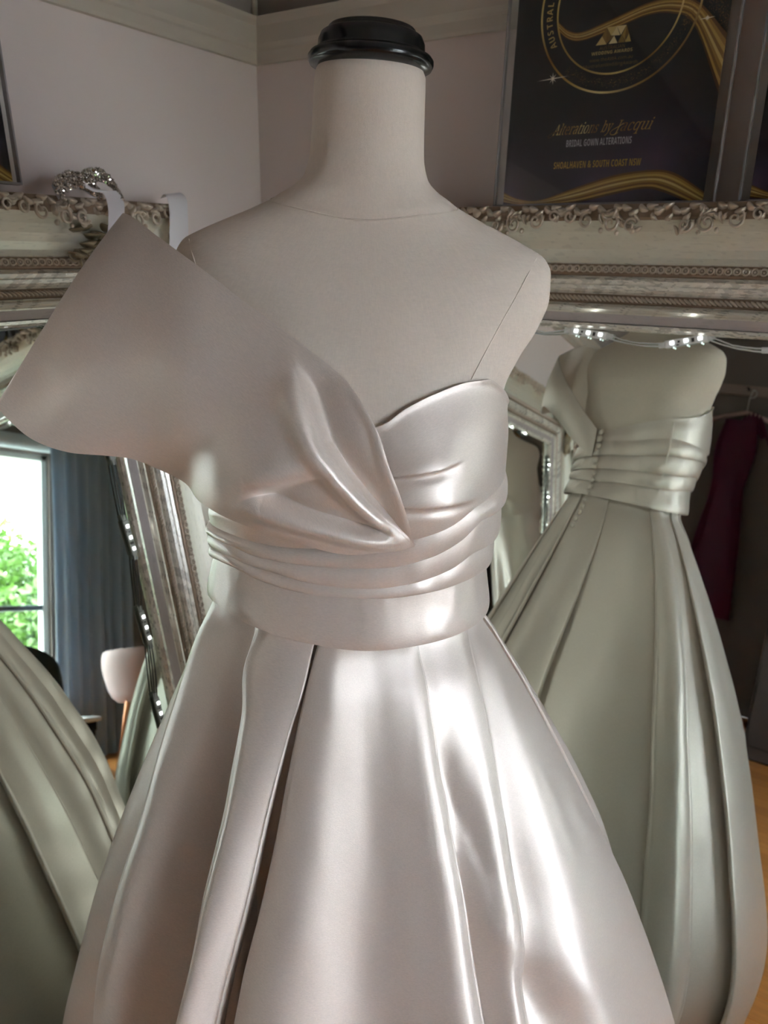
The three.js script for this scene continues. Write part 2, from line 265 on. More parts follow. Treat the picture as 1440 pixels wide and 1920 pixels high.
function leaningMirror(def, x0, label) {
  // x0: outer left edge along def.X measured from the world origin
  const g = thing('leaning_mirror', label, 'mirror');
  def.base = def.floor.clone().addScaledVector(def.X, x0 + FW + GW / 2);
  g.position.copy(def.base); g.quaternion.setFromRotationMatrix(new THREE.Matrix4().makeBasis(def.X, def.Y, def.n));
  part('mirror_glass', box(GW, GH - G0, 0.004, 0, (GH + G0) / 2, -0.002), M.mirror, g);
  part('backing_board', box(GW + 0.3, GH - G0 + 0.3, 0.006, 0, (GH + G0) / 2, -0.0095), M.darkPlastic, g);
  // four mitred mouldings
  const cor = (k) => [[-GW / 2, GH], [GW / 2, GH], [GW / 2, G0], [-GW / 2, G0]][(k + 4) % 4], dir = [[-1, 1], [1, 1], [1, -1], [-1, -1]];
  const at = (k, w, h) => { const c = cor(k), d = dir[(k + 4) % 4]; return V(c[0] + d[0] * w, c[1] + d[1] * w, h); };
  for (let k = 0; k < 4; k++) {
    const lists = { silver: [], silverDark: [], silverPale: [], silverCove: [], silverLip: [] };
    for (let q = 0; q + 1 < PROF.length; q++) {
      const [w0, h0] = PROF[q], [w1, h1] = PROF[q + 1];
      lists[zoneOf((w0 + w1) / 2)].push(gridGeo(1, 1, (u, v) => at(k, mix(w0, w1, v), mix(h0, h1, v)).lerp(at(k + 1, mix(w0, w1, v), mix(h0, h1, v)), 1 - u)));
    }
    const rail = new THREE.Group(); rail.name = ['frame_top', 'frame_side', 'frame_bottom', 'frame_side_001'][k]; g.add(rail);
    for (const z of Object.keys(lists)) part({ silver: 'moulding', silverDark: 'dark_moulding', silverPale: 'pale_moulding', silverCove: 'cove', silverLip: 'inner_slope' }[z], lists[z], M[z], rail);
    // carved bands: twisted rope, row of small scrolls
    const a = at(k, 0, 0), b = at(k + 1, 0, 0), along = b.clone().sub(a).normalize(), out = V(-along.y, along.x, 0);
    const band = (w, pitch, make) => { const p = at(k, w, 0), q = at(k + 1, w, 0), L = p.distanceTo(q), n = Math.floor(L / pitch), gs = []; for (let i = 0; i < n; i++) { const o = p.clone().addScaledVector(along, (i + 0.5) * L / n); const m = new THREE.Matrix4().makeBasis(along, out, V(0, 0, 1)).setPosition(o.x, o.y, 0); for (const gg of make(i)) gs.push(gg.clone().applyMatrix4(m)); } return gs; };
    const ropeBit = new THREE.SphereGeometry(1, 6, 5).scale(0.0078, 0.0023, 0.0042).rotateZ(-0.6).translate(0, 0, 0.0245);
    part('rope_band', band(0.0443, 0.0075, () => [ropeBit]), M.carved, rail);
    const ring = new THREE.TorusGeometry(0.0046, 0.0017, 6, 12).scale(1, 1, 1.6).translate(0, 0, 0.0325), dot = new THREE.SphereGeometry(0.0022, 6, 5).translate(0, 0, 0.033), petal = new THREE.SphereGeometry(1, 6, 4).scale(0.0014, 0.0055, 0.002).translate(0.0062, 0, 0.032);
    part('scroll_band', band(0.0905, 0.0125, () => [ring, dot, petal]), M.carved, rail);
  }
  // carved sprays along the outer edge, larger ones at the corners
  for (let k = 0; k < 4; k++) {
    const rail = g.children.find((c) => c.name === ['frame_top', 'frame_side', 'frame_bottom', 'frame_side_001'][k]);
    const p = at(k, 0.168, 0), q = at(k + 1, 0.168, 0), L = p.distanceTo(q), n = Math.round(L / 0.157), along = q.clone().sub(p).normalize(), out = V(-along.y, along.x, 0);
    for (let i = 0; i < n; i++) {
      const end = i === 0 || i === n - 1, o = p.clone().addScaledVector(along, (i + 0.5) * L / n);
      const m = part('carved_ornament', ORNAMENT[i % 2], M.carved, rail);
      m.quaternion.setFromRotationMatrix(new THREE.Matrix4().makeBasis(along, out, V(0, 0, 1))); m.position.set(o.x, o.y, 0.066); m.scale.set(1, 1.15, 1.2);
      if (end) { const c = part('corner_ornament', CORNER, M.carvedGold, rail), e = p.clone().addScaledVector(along, i ? L - 0.115 : 0.115); c.quaternion.copy(m.quaternion); c.position.set(e.x - out.x * 0.048, e.y - out.y * 0.048, 0.044); c.scale.x = i ? -1 : 1; }
    }
  }
  return g;
}
leaningMirror(mirrorBack, 0.40, 'ornate silver mirror on the back wall, reflecting the back of the gown');
leaningMirror(mirrorLeft, -2.225, 'ornate silver mirror on the left wall, reflecting the window and curtain');

// ---------------------------------------------------------------- dress form: a local frame at the waist, facing the camera, leaning 2.2 degrees
const PHI = 29.5 * R, TILT = 2.2 * R;
const dZ = V(Math.sin(PHI), 0, Math.cos(PHI)), dX0 = V(Math.cos(PHI), 0, -Math.sin(PHI));
const dY = V(0, Math.cos(TILT), 0).addScaledVector(dX0, Math.sin(TILT)), dX = dX0.clone().multiplyScalar(Math.cos(TILT)).add(V(0, -Math.sin(TILT), 0));
const WAIST = EYE.clone().addScaledVector(ray(655, 1100), 0.90);
const Y0 = WAIST.y / dY.y; // waist height above the group's base
const BASE = WAIST.clone().addScaledVector(dY, -Y0);
const toLocal = (p) => { const q = p.clone().sub(WAIST); return V(q.dot(dX), q.dot(dY), q.dot(dZ)); };
const dirLocal = (d) => V(d.dot(dX), d.dot(dY), d.dot(dZ));
const eyeL = toLocal(EYE);
const setFrame = (g) => { g.position.copy(BASE); g.quaternion.setFromRotationMatrix(new THREE.Matrix4().makeBasis(dX, dY, dZ)); return g; };
const atZ = (px, py, z) => { const d = dirLocal(ray(px, py)); return eyeL.clone().addScaledVector(d, (z - eyeL.z) / d.z); };
// body: [height from waist, half width, depth to the front, to the back, roundness]
const BODY = [
  [-0.30, 0.112, 0.092, 0.092, 2.1], [-0.16, 0.122, 0.100, 0.096, 2.1], [-0.06, 0.134, 0.110, 0.100, 2.1], [-0.01, 0.146, 0.122, 0.108, 2.1], [0.03, 0.142, 0.119, 0.104, 2.1], [0.09, 0.150, 0.124, 0.106, 2.15],
  [0.15, 0.156, 0.130, 0.110, 2.2], [0.20, 0.155, 0.132, 0.114, 2.2], [0.24, 0.154, 0.124, 0.117, 2.3], [0.275, 0.166, 0.111, 0.117, 2.3], [0.305, 0.182, 0.098, 0.112, 2.3], [0.335, 0.191, 0.083, 0.101, 2.3], [0.358, 0.190, 0.070, 0.088, 2.3],
  [0.372, 0.183, 0.061, 0.079, 2.2], [0.382, 0.166, 0.056, 0.073, 2.1], [0.393, 0.142, 0.053, 0.068, 2.0], [0.405, 0.114, 0.051, 0.064, 2.0], [0.418, 0.088, 0.050, 0.060, 2.0], [0.429, 0.0705, 0.0495, 0.057, 2.0], [0.440, 0.0605, 0.049, 0.055, 2.0], [0.46, 0.0555, 0.049, 0.054, 2.0], [0.50, 0.0535, 0.050, 0.053, 2.0], [0.527, 0.0525, 0.050, 0.053, 2.0], [0.533, 0.050, 0.048, 0.051, 2.0]];
function ovalR(th, a, b, n) { return Math.pow(Math.pow(Math.abs(Math.sin(th)) / a, n) + Math.pow(Math.abs(Math.cos(th)) / b, n), -1 / n); }
function bodyR(th, y) {
  const [a, bf, bb, n] = tab(BODY, y);
  let r = ovalR(th, a, Math.cos(th) > 0 ? bf : bb, n);
  if (Math.cos(th) > 0) { const x = r * Math.sin(th); r += 0.024 * (gauss(x - 0.082, 0.055) + gauss(x + 0.082, 0.055)) * gauss(y - 0.165, 0.062) * Math.cos(th); }
  return r;
}
const pol = (th, r, y, cx = 0, cz = 0) => V(cx + r * Math.sin(th), y, cz + r * Math.cos(th));
// first meeting of a pixel's ray with a surface r(th, y) about an axis at cx(y)
function hit(px, py, rf, cxf = () => 0) {
  const d = dirLocal(ray(px, py)); let lo = 0.35, hi = lo;
  const f = (t) => { const p = eyeL.clone().addScaledVector(d, t), x = p.x - cxf(p.y); return Math.hypot(x, p.z) - rf(Math.atan2(x, p.z), p.y); };
  let best = [9, 0];
  for (let t = 0.4; t < 1.25; t += 0.004) { const v = f(t); if (v < best[0]) best = [v, t]; if (v < 0) { hi = t; break; } lo = t; }
  if (hi > lo) for (let k = 0; k < 22; k++) { const m = (lo + hi) / 2; if (f(m) < 0) hi = m; else lo = m; } else hi = best[1];
  const p = eyeL.clone().addScaledVector(d, hi), x = p.x - cxf(p.y);
  return { th: Math.atan2(x, p.z), y: p.y, p };
}
const onBody = (px, py, off = 0) => hit(px, py, (th, y) => bodyR(th, y) + off);
{
  const g = setFrame(thing('dress_form', 'headless linen covered dress form with a black neck cap, wearing the bridal gown', 'dress form'));
  // armhole and neck seams as shallow grooves
  const arm = [[1006, 484], [990, 515], [966, 560], [940, 606], [912, 658], [884, 712]].map(([x, y]) => onBody(x, y).p);
  const armM = arm.map((p) => V(-p.x, p.y, p.z));
  const neckS = (th) => 0.4165 - 0.0185 * Math.cos(th) ;
  const raiseBy = (p) => { p.y += Y0; return p; };
  const seam = (p) => { let m = 1; for (const A of [arm, armM]) for (let k = 0; k + 1 < A.length; k++) { const a = A[k], ab = A[k + 1].clone().sub(a), t = clamp(p.clone().sub(a).dot(ab) / ab.lengthSq()); m = Math.min(m, p.distanceTo(a.clone().addScaledVector(ab, t))); } return m; };
  const ys = []; for (let k = 0; k <= 300; k++) ys.push(mix(-0.30, 0.533, k / 300));
  part('torso', gridGeo(360, 300, (u, v) => {
    const th = -Math.PI + u * 2 * Math.PI, y = ys[Math.round(v * 300)], r = bodyR(th, y) * (1 - 0.14 * smooth((0.035 - y) / 0.035));
    let p = pol(th, r, y);
    const near = y > 0.2 && y < 0.41 && Math.cos(th) > -0.1 ? seam(p) : 1;
    const dn = y - neckS(th);
    const cut = 0.0004 * gauss(near, 0.003) + 0.0010 * gauss(dn, 0.003) - 0.0012 * gauss(dn - 0.007, 0.005);
    p = pol(th, r - cut, y); p.y += Y0; return p;
  }, true), M.linen, g);
  const seamTube = (pts) => { const c = new THREE.CatmullRomCurve3(pts.map((p) => { const th = Math.atan2(p.x, p.z), r = bodyR(th, p.y) - 0.0001; return raiseBy(pol(th, r, p.y)); })); return tube(c.getPoints(60), 0.0006, 6); };
  part('seam', seamTube(arm), M.seamThread, g); part('seam', seamTube(armM), M.seamThread, g);
  const ring = []; for (let k = 0; k <= 48; k++) { const th = -2.6 + 5.2 * k / 48, y = neckS(th); ring.push(pol(th, bodyR(th, y), y)); } part('seam', seamTube(ring), M.linen, g);
  // top of the neck closed, cap turned in black wood
  part('neck_top', new THREE.CircleGeometry(0.0505, 48).rotateX(-Math.PI / 2).translate(0, Y0 + 0.5328, 0), M.linen, g);
  const capProf = [[0.0, 0.531], [0.046, 0.531], [0.0505, 0.5325], [0.0575, 0.5345], [0.0592, 0.538], [0.0592, 0.5415], [0.057, 0.5445], [0.0515, 0.546], [0.0505, 0.549], [0.0500, 0.555], [0.0475, 0.5605], [0.0435, 0.563], [0.0415, 0.5635], [0.0408, 0.566], [0.0395, 0.5672], [0.0, 0.5672]];
  part('neck_cap', new THREE.LatheGeometry(capProf.map(([r, y]) => new THREE.Vector2(r, y + Y0)), 72), M.black, g);
  part('stand_pole', new THREE.CylinderGeometry(0.016, 0.016, Y0 - 0.32, 20).translate(0, (Y0 - 0.28) / 2 + 0.02, 0), M.black, g);
  part('stand_base', new THREE.LatheGeometry([[0, 0.004], [0.19, 0.004], [0.19, 0.016], [0.15, 0.03], [0.03, 0.045], [0, 0.045]].map(([r, y]) => new THREE.Vector2(r, y + 0.006)), 48), M.black, g);
}
// ---------------------------------------------------------------- the gown
const gown = setFrame(thing('wedding_gown', 'ivory satin one shoulder bridal gown with a wide draped sleeve, pleated sash and full skirt', 'wedding dress'));
const raise = (p) => { p.y += Y0; return p; };
const wrap = (d) => Math.atan2(Math.sin(d), Math.cos(d));
// edges of the sash pleats: heights as functions of the angle, the front from the photograph, the back nearly level
const edgeFn = (pts, back, off = 0.012) => { const q = pts.map(([x, y]) => onBody(x, y, off)).map((h) => [h.th, h.y]).concat(back.map(([d, y]) => [d * R, y])).sort((a, b) => a[0] - b[0]); const all = [...q.map(([t, y]) => [t - 2 * Math.PI, y]), ...q, ...q.map(([t, y]) => [t + 2 * Math.PI, y])]; return (th) => tab(all, th)[0]; };
const SASH = [
  edgeFn([[440, 1008], [517, 1027], [626, 1031], [720, 1024], [770, 1017], [843, 994], [903, 950]], [[105, 0.158], [140, 0.138], [180, 0.126], [-140, 0.105], [-105, 0.075]]),
  edgeFn([[440, 1026], [480, 1043], [601, 1063], [722, 1065], [803, 1047], [863, 1015], [905, 975]], [[105, 0.118], [140, 0.103], [180, 0.092], [-140, 0.078], [-105, 0.058]]),
  edgeFn([[440, 1046], [501, 1069], [609, 1097], [690, 1103], [762, 1095], [843, 1067], [890, 1034]], [[105, 0.075], [140, 0.068], [180, 0.060], [-140, 0.05], [-105, 0.042]]),
  edgeFn([[440, 1062], [501, 1091], [601, 1115], [702, 1121], [803, 1109], [885, 1080]], [[105, 0.040], [140, 0.036], [180, 0.029], [-140, 0.027], [-105, 0.026]]),
  edgeFn([[425, 1140], [480, 1172], [585, 1204], [690, 1217], [787, 1206], [875, 1176]], [[105, -0.008], [140, -0.006], [180, -0.006], [-140, -0.01], [-105, -0.014]]),
];
{
  // bodice: sweetheart cup on the left breast, low pleated back
  const topPts = [[640, 830], [690, 812], [705, 800], [716, 797], [760, 766], [820, 736], [880, 716], [915, 712], [936, 724]].map(([x, y]) => onBody(x, y, 0.005)).map((h) => [h.th, h.y]);
  const q = topPts.concat([[80, 0.232], [88, 0.220], [100, 0.210], [115, 0.200], [140, 0.178], [165, 0.158], [180, 0.152], [195, 0.135], [225, 0.11], [270, 0.10], [315, 0.13], [335, 0.16]].map(([d, y]) => [d * R > Math.PI ? d * R - 2 * Math.PI : d * R, y])).sort((a, b) => a[0] - b[0]);
  const all = [...q.map(([t, y]) => [t - 2 * Math.PI, y]), ...q, ...q.map(([t, y]) => [t + 2 * Math.PI, y])];
  const top = (th) => tab(all, th)[0];
  // two tucks across the cup, and pleats across the back
  const dart = (a, b) => { const A = onBody(a[0], a[1]), B = onBody(b[0], b[1]); return { A, B }; };
  const mid = (list) => { const h = list.map(([x, y]) => onBody(x, y, 0.006)); return h.map((k) => [k.th, k.y]); };
  const d1 = mid([[730, 893], [780, 887], [830, 876], [872, 858]]), d2 = mid([[745, 950], [795, 951], [845, 945], [895, 933]]);
  const tuck = (d, th, y) => { const t0 = d[0][0], t1 = d[d.length - 1][0], s = (th - t0) / (t1 - t0); if (s < -0.12 || s > 1.0) return 0; const yc = tab(d, clamp(th, t0, t1))[0], fade = smooth((1 - s) / 0.55) * (s < 0 ? smooth(1 + s / 0.12) : 1), dy = y - yc; return fade * (dy > 0 ? 0.0065 * gauss(dy, 0.016) : 0.0065 * gauss(dy, 0.0016) - 0.004 * gauss(dy + 0.006, 0.006)); };
  part('bodice', cloth(420, 110, (u, v) => {
    const th = -Math.PI + u * 2 * Math.PI, y1 = top(th), y0 = SASH[1](th) + 0.001, y = mix(y1, y0, v);
    let r = bodyR(th, y) + 0.005 + 0.003 * smooth(v * 3);
    r += tuck(d1, th, y) + tuck(d2, th, y);
    if (Math.abs(th) < 1.4) r += 0.0015 * gauss(y - y1, 0.004); // turned edge
    return raise(pol(th, r, y));
  }, 0.003, true), M.satin, gown);
  // sash: five overlapping pleats
  const sash = [];
  for (let k = 0; k < 4; k++) {
    const up = SASH[k], dn = SASH[k + 1], o0 = 0.0085 + 0.0012 * k;
    sash.push(cloth(400, 16, (u, v) => {
      const th = -Math.PI + u * 2 * Math.PI, y1 = up(th) + (k ? 0.004 : 0.0), y0 = dn(th), y = mix(y1, y0, v);
      const bulge = (k === 3 ? 0.0068 : 0.0066) * Math.pow(Math.sin(Math.PI * (0.10 + 0.66 * v)), 0.8), hem = -0.001 * Math.pow(v, 14);
      const lump = 0.0022 * (nz2(th * 9 + 31, y * 30 + k * 5) - 0.5) * (1 - Math.pow(2 * v - 1, 4));
      return raise(pol(th, bodyR(th, y) + o0 + bulge + hem + lump - (k ? 0.0052 * (1 - v) : 0.003 * (1 - v)), y));
    }, 0.0028, true));
  }
  part('waist_sash', sash, M.satin, gown);
  part('hanging_loop', tube([[414, 926], [411, 945], [410, 968], [412, 990], [417, 1006], [423, 1012]].map(([x, y], i) => raise(atZ(x, y, [0.02, 0.012, 0.01, 0.012, 0.016, 0.03][i]))), 0.0026, 8), M.satin, gown);
  // back seam from the neckline to the foot of the sash
  const ss = []; for (let k = 0; k <= 20; k++) { const y = mix(0.195, -0.004, k / 20), th = mix(112, 108, k / 20) * R; ss.push(raise(pol(th, bodyR(th, y) + 0.0135, y))); } part('side_seam', tube(ss, 0.0016, 6), M.satin, gown);
}
{
  // draped sleeve: one broad panel fanned out from the waist pleats, over the right breast, out past the shoulder and round to the back
  const Lp = (u, x, y, z) => { const p = atZ(x, y, z); return [u, p.x, p.y, p.z]; };
  const TOP = [Lp(0, 771, 1014, 0.136), Lp(0.08, 746, 940, 0.141), Lp(0.16, 723, 868, 0.146), Lp(0.25, 703, 797, 0.147), Lp(0.33, 673, 745, 0.144), Lp(0.40, 640, 705, 0.139), Lp(0.52, 560, 640, 0.128), Lp(0.64, 450, 560, 0.105), Lp(0.76, 362, 494, 0.080), Lp(0.88, 300, 448, 0.045), Lp(1, 235, 405, -0.008),
    [1.10, -0.262, 0.362, -0.058], [1.3, -0.215, 0.325, -0.118], [1.55, -0.13, 0.255, -0.142], [1.8, -0.055, 0.19, -0.136], [2, -0.004, 0.152, -0.126]];
  const BOT = [Lp(0, 772, 1018, 0.136), Lp(0.08, 716, 1026, 0.139), Lp(0.16, 655, 1031, 0.141), Lp(0.24, 600, 1018, 0.139), Lp(0.31, 545, 992, 0.134), Lp(0.38, 490, 966, 0.122), Lp(0.45, 443, 943, 0.104), Lp(0.52, 405, 928, 0.088), Lp(0.58, 365, 905, 0.085), Lp(0.66, 300, 875, 0.088), Lp(0.72, 250, 856, 0.092), Lp(0.79, 195, 850, 0.094), Lp(0.86, 130, 845, 0.092), Lp(0.92, 70, 826, 0.087), Lp(0.965, 30, 797, 0.079), Lp(1, 1, 760, 0.062),
    [1.05, -0.352, 0.210, 0.022], [1.16, -0.318, 0.192, -0.045], [1.35, -0.245, 0.205, -0.105], [1.6, -0.155, 0.170, -0.128], [1.8, -0.085, 0.125, -0.130], [2, -0.006, 0.085, -0.122]];
  // creases of the panel, traced and laid on its surface
  const eX = dirLocal(cX), eY = dirLocal(cY), eF = dirLocal(cF);
  const pix = (p) => { const q = p.clone().sub(eyeL), z = q.dot(eF); return [W / 2 + F * q.dot(eX) / z, H / 2 - F * q.dot(eY) / z]; };
  const along = (pts, x, y) => { let best = [1e9, 0, 0], L = 0; const tot = pts.reduce((a, p, i) => (i ? a + Math.hypot(p[0] - pts[i - 1][0], p[1] - pts[i - 1][1]) : 0), 0);
    for (let k = 0; k + 1 < pts.length; k++) { const [ax, ay] = pts[k], dx = pts[k + 1][0] - ax, dy = pts[k + 1][1] - ay, l = Math.hypot(dx, dy); let t = ((x - ax) * dx + (y - ay) * dy) / (l * l); t = clamp(t, k === 0 ? -3 : 0, k + 2 === pts.length ? 3 : 1); const d = Math.hypot(x - ax - t * dx, y - ay - t * dy), sg = (x - ax) * dy - (y - ay) * dx > 0 ? 1 : -1; if (d < best[0]) best = [d, sg, (L + t * l) / tot]; L += l; } return [best[0] * best[1], best[2]]; };
  const CREASE_A = [[572, 748], [588, 799], [602, 836], [642, 892], [682, 936], [722, 976], [766, 1013]];
  const CREASE_C = [[446, 934], [472, 916], [505, 903], [560, 889], [612, 880]];
  const ROLL = [[440, 938], [480, 950], [540, 970], [600, 986], [670, 1003], [768, 1016]];
  const EDGE = [[640, 705], [673, 745], [703, 797], [723, 868], [746, 940], [771, 1014]];
  const fold = (u, v, p) => {
    let h = 0;
    if (u < 0.75) {
      const [x, y] = pix(p);
      { const [d, s] = along(CREASE_A, x, y), w = smooth((s + 0.25) / 0.3) * smooth((1.03 - s) / 0.26), k = mix(1.25, 0.45, clamp(s)); // d > 0: right above the crease
        h += w * (d < 0 ? 0.0105 * gauss(d + 11 * k, 22 * k) - 0.004 * gauss(d, 4) : 0.0105 * gauss(11 * k, 22 * k) * gauss(d, 4.5) - 0.004 * gauss(d, 4) - 0.0095 * (1 - gauss(d, 7 * k)) * gauss(d - 14 * k, 40 * k)); }
      { const [d, s] = along(CREASE_C, x, y), w = smooth((s + 0.05) / 0.4) * smooth((1.15 - s) / 0.7); // d > 0: above
        h += w * (d > 0 ? 0.008 * gauss(d - 9, 34) : 0.008 * gauss(9, 34) * gauss(d, 6) - 0.009 * (1 - gauss(d, 9)) * gauss(d + 18, 36)); }
      { const [d, s] = along(ROLL, x, y), w = smooth((s + 0.03) / 0.22) * smooth((1.02 - s) / 0.25), k = mix(1, 0.6, clamp(s));
        h += w * (0.011 * gauss(d + 3, 17 * k) - 0.006 * gauss(d - 30 * k, 16 * k)); }
      { const [d, s] = along(EDGE, x, y), w = smooth(s / 0.35) * smooth((1 - s) / 0.12); h += w * 0.004 * gauss(d, 13); }
    }
    // soft rolls of the stiff sleeve
    const far = smooth((u - 0.5) / 0.2) * (1 - smooth((u - 0.95) / 0.1));
    h += far * 0.0045 * Math.sin(u * 21 + v * 2.4) * Math.sin(Math.PI * v);
    return h;
  };
  const belly = (u) => tab([[0, 0], [0.15, 0.006], [0.3, 0.020], [0.45, 0.030], [0.65, 0.034], [0.85, 0.022], [1, 0.004], [1.12, -0.004], [1.4, 0.012], [1.8, 0.006], [2, 0]], u)[0];
  // columns crowd where the panel turns and where the folds meet
  const us = []; for (let k = 0; k <= 380; k++) us.push(k < 290 ? k / 290 : 1 + (k - 290) / 90);
  const P0 = (u, v) => { const a = crv(TOP, u), b = crv(BOT, u); return a.lerp(b, v); };
  let side = 1; { const p = P0(0.5, 0.5); const du = P0(0.51, 0.5).sub(p), dv = P0(0.5, 0.51).sub(p); side = dv.cross(du).z < 0 ? -1 : 1; }
  const pt = (u, v) => {
    const e = 0.004, p = P0(u, v), du = P0(Math.min(2, u + e), v).sub(P0(Math.max(0, u - e), v)), dv = P0(u, Math.min(1, v + 0.01)).sub(P0(u, Math.max(0, v - 0.01)));
    const n = dv.cross(du).normalize().multiplyScalar(side); const w = smooth(u / 0.04);
    p.addScaledVector(n, belly(u) * 4 * v * (1 - v) * w);
    const th = Math.atan2(p.x, p.z), r = Math.hypot(p.x, p.z), need = bodyR(th, p.y) + mix(0.0135, 0.0205, smooth(u / 0.22)) - (u > 1.5 ? 0.004 * (u - 1.5) : 0), e2 = 0.006, over = need - r; // lies on the bodice where it meets it
    if (over > -0.03) { const rr = r + (over > 0.03 ? over : e2 * Math.log(1 + Math.exp(over / e2))); p.x *= rr / r; p.z *= rr / r; }
    return p.addScaledVector(n, fold(u, v, p) * w);
  };
  part('draped_sleeve', cloth(380, 150, (u, v, i) => raise(pt(us[i], v)), 0.0035), M.satin, gown);
}
// skirt: [height, half width, depth front, back, sideways shift]
const SK = [[-1.11, 0.43, 0.43, 0.25, 0.088], [-0.90, 0.475, 0.405, 0.295, 0.074], [-0.66, 0.425, 0.342, 0.29, 0.055], [-0.45, 0.355, 0.288, 0.25, 0.038], [-0.30, 0.292, 0.238, 0.205, 0.026], [-0.13, 0.214, 0.180, 0.155, 0.012], [-0.06, 0.178, 0.154, 0.132, 0.005], [-0.01, 0.152, 0.131, 0.116, 0], [0.05, 0.146, 0.125, 0.11, 0]];
const skR = (th, y) => { const [a, bf, bb] = tab(SK, y); return ovalR(th, a, Math.cos(th) > 0 ? bf : bb, 1.93); }, skX = (y) => tab(SK, y)[3];
{
  const depthAt = (y) => 0.2 + 0.8 * smooth(-y / 0.40);
  const line = (pts, hh = 0) => { const q = pts.map(([x, y]) => hit(x, y, (th, y2) => skR(th, y2) - 0.006 + hh * depthAt(y2), skX)).map((h) => [h.y, h.th]).sort((a, b) => a[0] - b[0]); const n = q.length, s0 = (q[1][1] - q[0][1]) / (q[1][0] - q[0][0]); return (y) => y < q[0][0] ? q[0][1] + clamp(s0, -0.25, 0.25) * (y - q[0][0]) * 0.5 : tab(q, y)[0]; };
  const deg = (a, b) => (y) => mix(a, b, smooth(-y / 0.5)) * R;
  // folds: side the edge faces (L, R), line, height and underlap at the hem
  const E = [
    ['L', deg(-165, -162), 0.022, 6], ['R', deg(-147, -147), 0.014, 5], ['L', deg(-128, -126), 0.022, 6], ['R', deg(-112, -112), 0.020, 5],
    ['L', line([[400, 1135], [381, 1174], [333, 1318], [321, 1358], [281, 1511], [241, 1651], [204, 1812], [194, 1920]], 0.028), 0.028, 8],
    ['L', line([[479, 1176], [461, 1238], [453, 1342], [433, 1451], [417, 1535], [385, 1667], [361, 1792], [333, 1915]], 0.042), 0.042, 10],
    ['R', line([[587, 1208], [567, 1295], [537, 1391], [500, 1537], [462, 1703], [429, 1828], [408, 1915]], 0.030), 0.030, 8],
    ['L', line([[596, 1210], [568, 1320], [540, 1453], [516, 1578], [488, 1703], [456, 1828], [440, 1915]], 0.026), 0.026, 8],
    ['R', line([[785, 1206], [792, 1245], [808, 1320], [821, 1387], [833, 1474], [850, 1570], [871, 1682], [887, 1787], [908, 1915]], 0.020), 0.020, 5],
    ['R', line([[879, 1178], [894, 1253], [912, 1337], [933, 1453], [954, 1578], [971, 1703], [983, 1828], [990, 1915]], 0.012), 0.012, 4],
    ['R', deg(88, 90), 0.018, 5], ['L', deg(98, 103), 0.026, 7], ['R', deg(110, 114), 0.026, 6], ['L', deg(152, 160), 0.026, 7]];
  const BP = []; // breakpoints: angle and height as functions of y
  for (const [side, ang, h, under] of E) {
    const hi = (y) => h * depthAt(y), un = (y) => under * R * (0.25 + 0.75 * smooth(-y / 0.4)), lo = (y) => -0.10 * h * depthAt(y);
    const a = [(y) => ang(y) + un(y), lo], b = [(y) => ang(y) - 0.006 , (y) => hi(y) * 0.62], c = [(y) => ang(y), hi], d = [(y) => ang(y) + 0.012, (y) => hi(y) * 1.04];
    const a2 = [(y) => ang(y) - un(y), lo], b2 = [(y) => ang(y) + 0.006, (y) => hi(y) * 0.62], d2 = [(y) => ang(y) - 0.012, (y) => hi(y) * 1.04];
    if (side === 'L') BP.push([a, 4, 'in'], [b, 2, 'edge'], [c, 2, 'edge'], [d, 26, side]); else BP.push([d2, 2, 'edge'], [c, 2, 'edge'], [b2, 4, 'in'], [a2, 26, side]);
  }
  const cols = []; // [breakpoint, share to the next, segment kind index]
  for (let k = 0; k < BP.length; k++) for (let s = 0; s < BP[k][1]; s++) cols.push([k, s / BP[k][1]]);
  cols.push([BP.length, 0]);
  const nb = BP.length, get = (k, y) => { const w = Math.floor(k / nb), b = BP[k % nb][0]; return [b[0](y) + w * 2 * Math.PI, b[1](y)]; };
  // panels between folds: extra shape across s = 0..1
  const panel = (k, s, y) => {
    const n = BP[k % nb][1]; if (n < 20) return 0;
    const D = depthAt(y), id = Math.floor(k % nb / 4);
    const hump = Math.sin(Math.PI * s);
    if (id === 7) return D * (0.020 * gauss(s - 0.16, 0.16) - 0.022 * gauss(s - 0.55, 0.20) + 0.014 * gauss(s - 0.92, 0.09)); // centre front
    if (id === 6) return -D * 0.005 * hump;
    if (id === 5) return D * 0.024 * Math.sin(Math.PI * Math.pow(s, 0.85));
    if (id === 4) return D * (0.020 * gauss(s - 0.14, 0.20) - 0.054 * gauss(s - 0.80, 0.26));
    if (id === 8) return D * (0.010 * gauss(s - 0.80, 0.16) - 0.012 * gauss(s - 0.3, 0.2));
    if (id === 9) return D * (0.016 * gauss(s - 0.42, 0.2) - 0.012 * gauss(s - 0.16, 0.1));
    if (id === 3) return D * (-0.012 * gauss(s - 0.8, 0.15) + 0.012 * gauss(s - 0.5, 0.12));
    return D * 0.018 * hump * (id % 2 ? 1 : -0.5);
  };
  const crumple = (th, y) => { // creases of the right side panel
    const line = (t0, y0, t1, y1, w, a) => { const dx = t1 - t0, dy = y1 - y0, L = Math.hypot(dx, dy), s = ((th - t0) * dx + (y - y0) * dy) / (L * L), d = ((th - t0) * dy - (y - y0) * dx) / L; return s < -0.1 || s > 1.1 ? 0 : a * smooth((s + 0.1) / 0.3) * smooth((1.1 - s) / 0.3) * gauss(d, w) * (d > 0 ? 1 : 0.8); };
    return line(0.62, -0.26, 1.0, -0.38, 0.05, 0.008) + line(0.66, -0.30, 0.95, -0.44, 0.05, -0.008) + line(0.6, -0.40, 1.05, -0.46, 0.04, 0.006) + line(0.55, -0.08, 0.72, -0.22, 0.05, -0.005);
  };
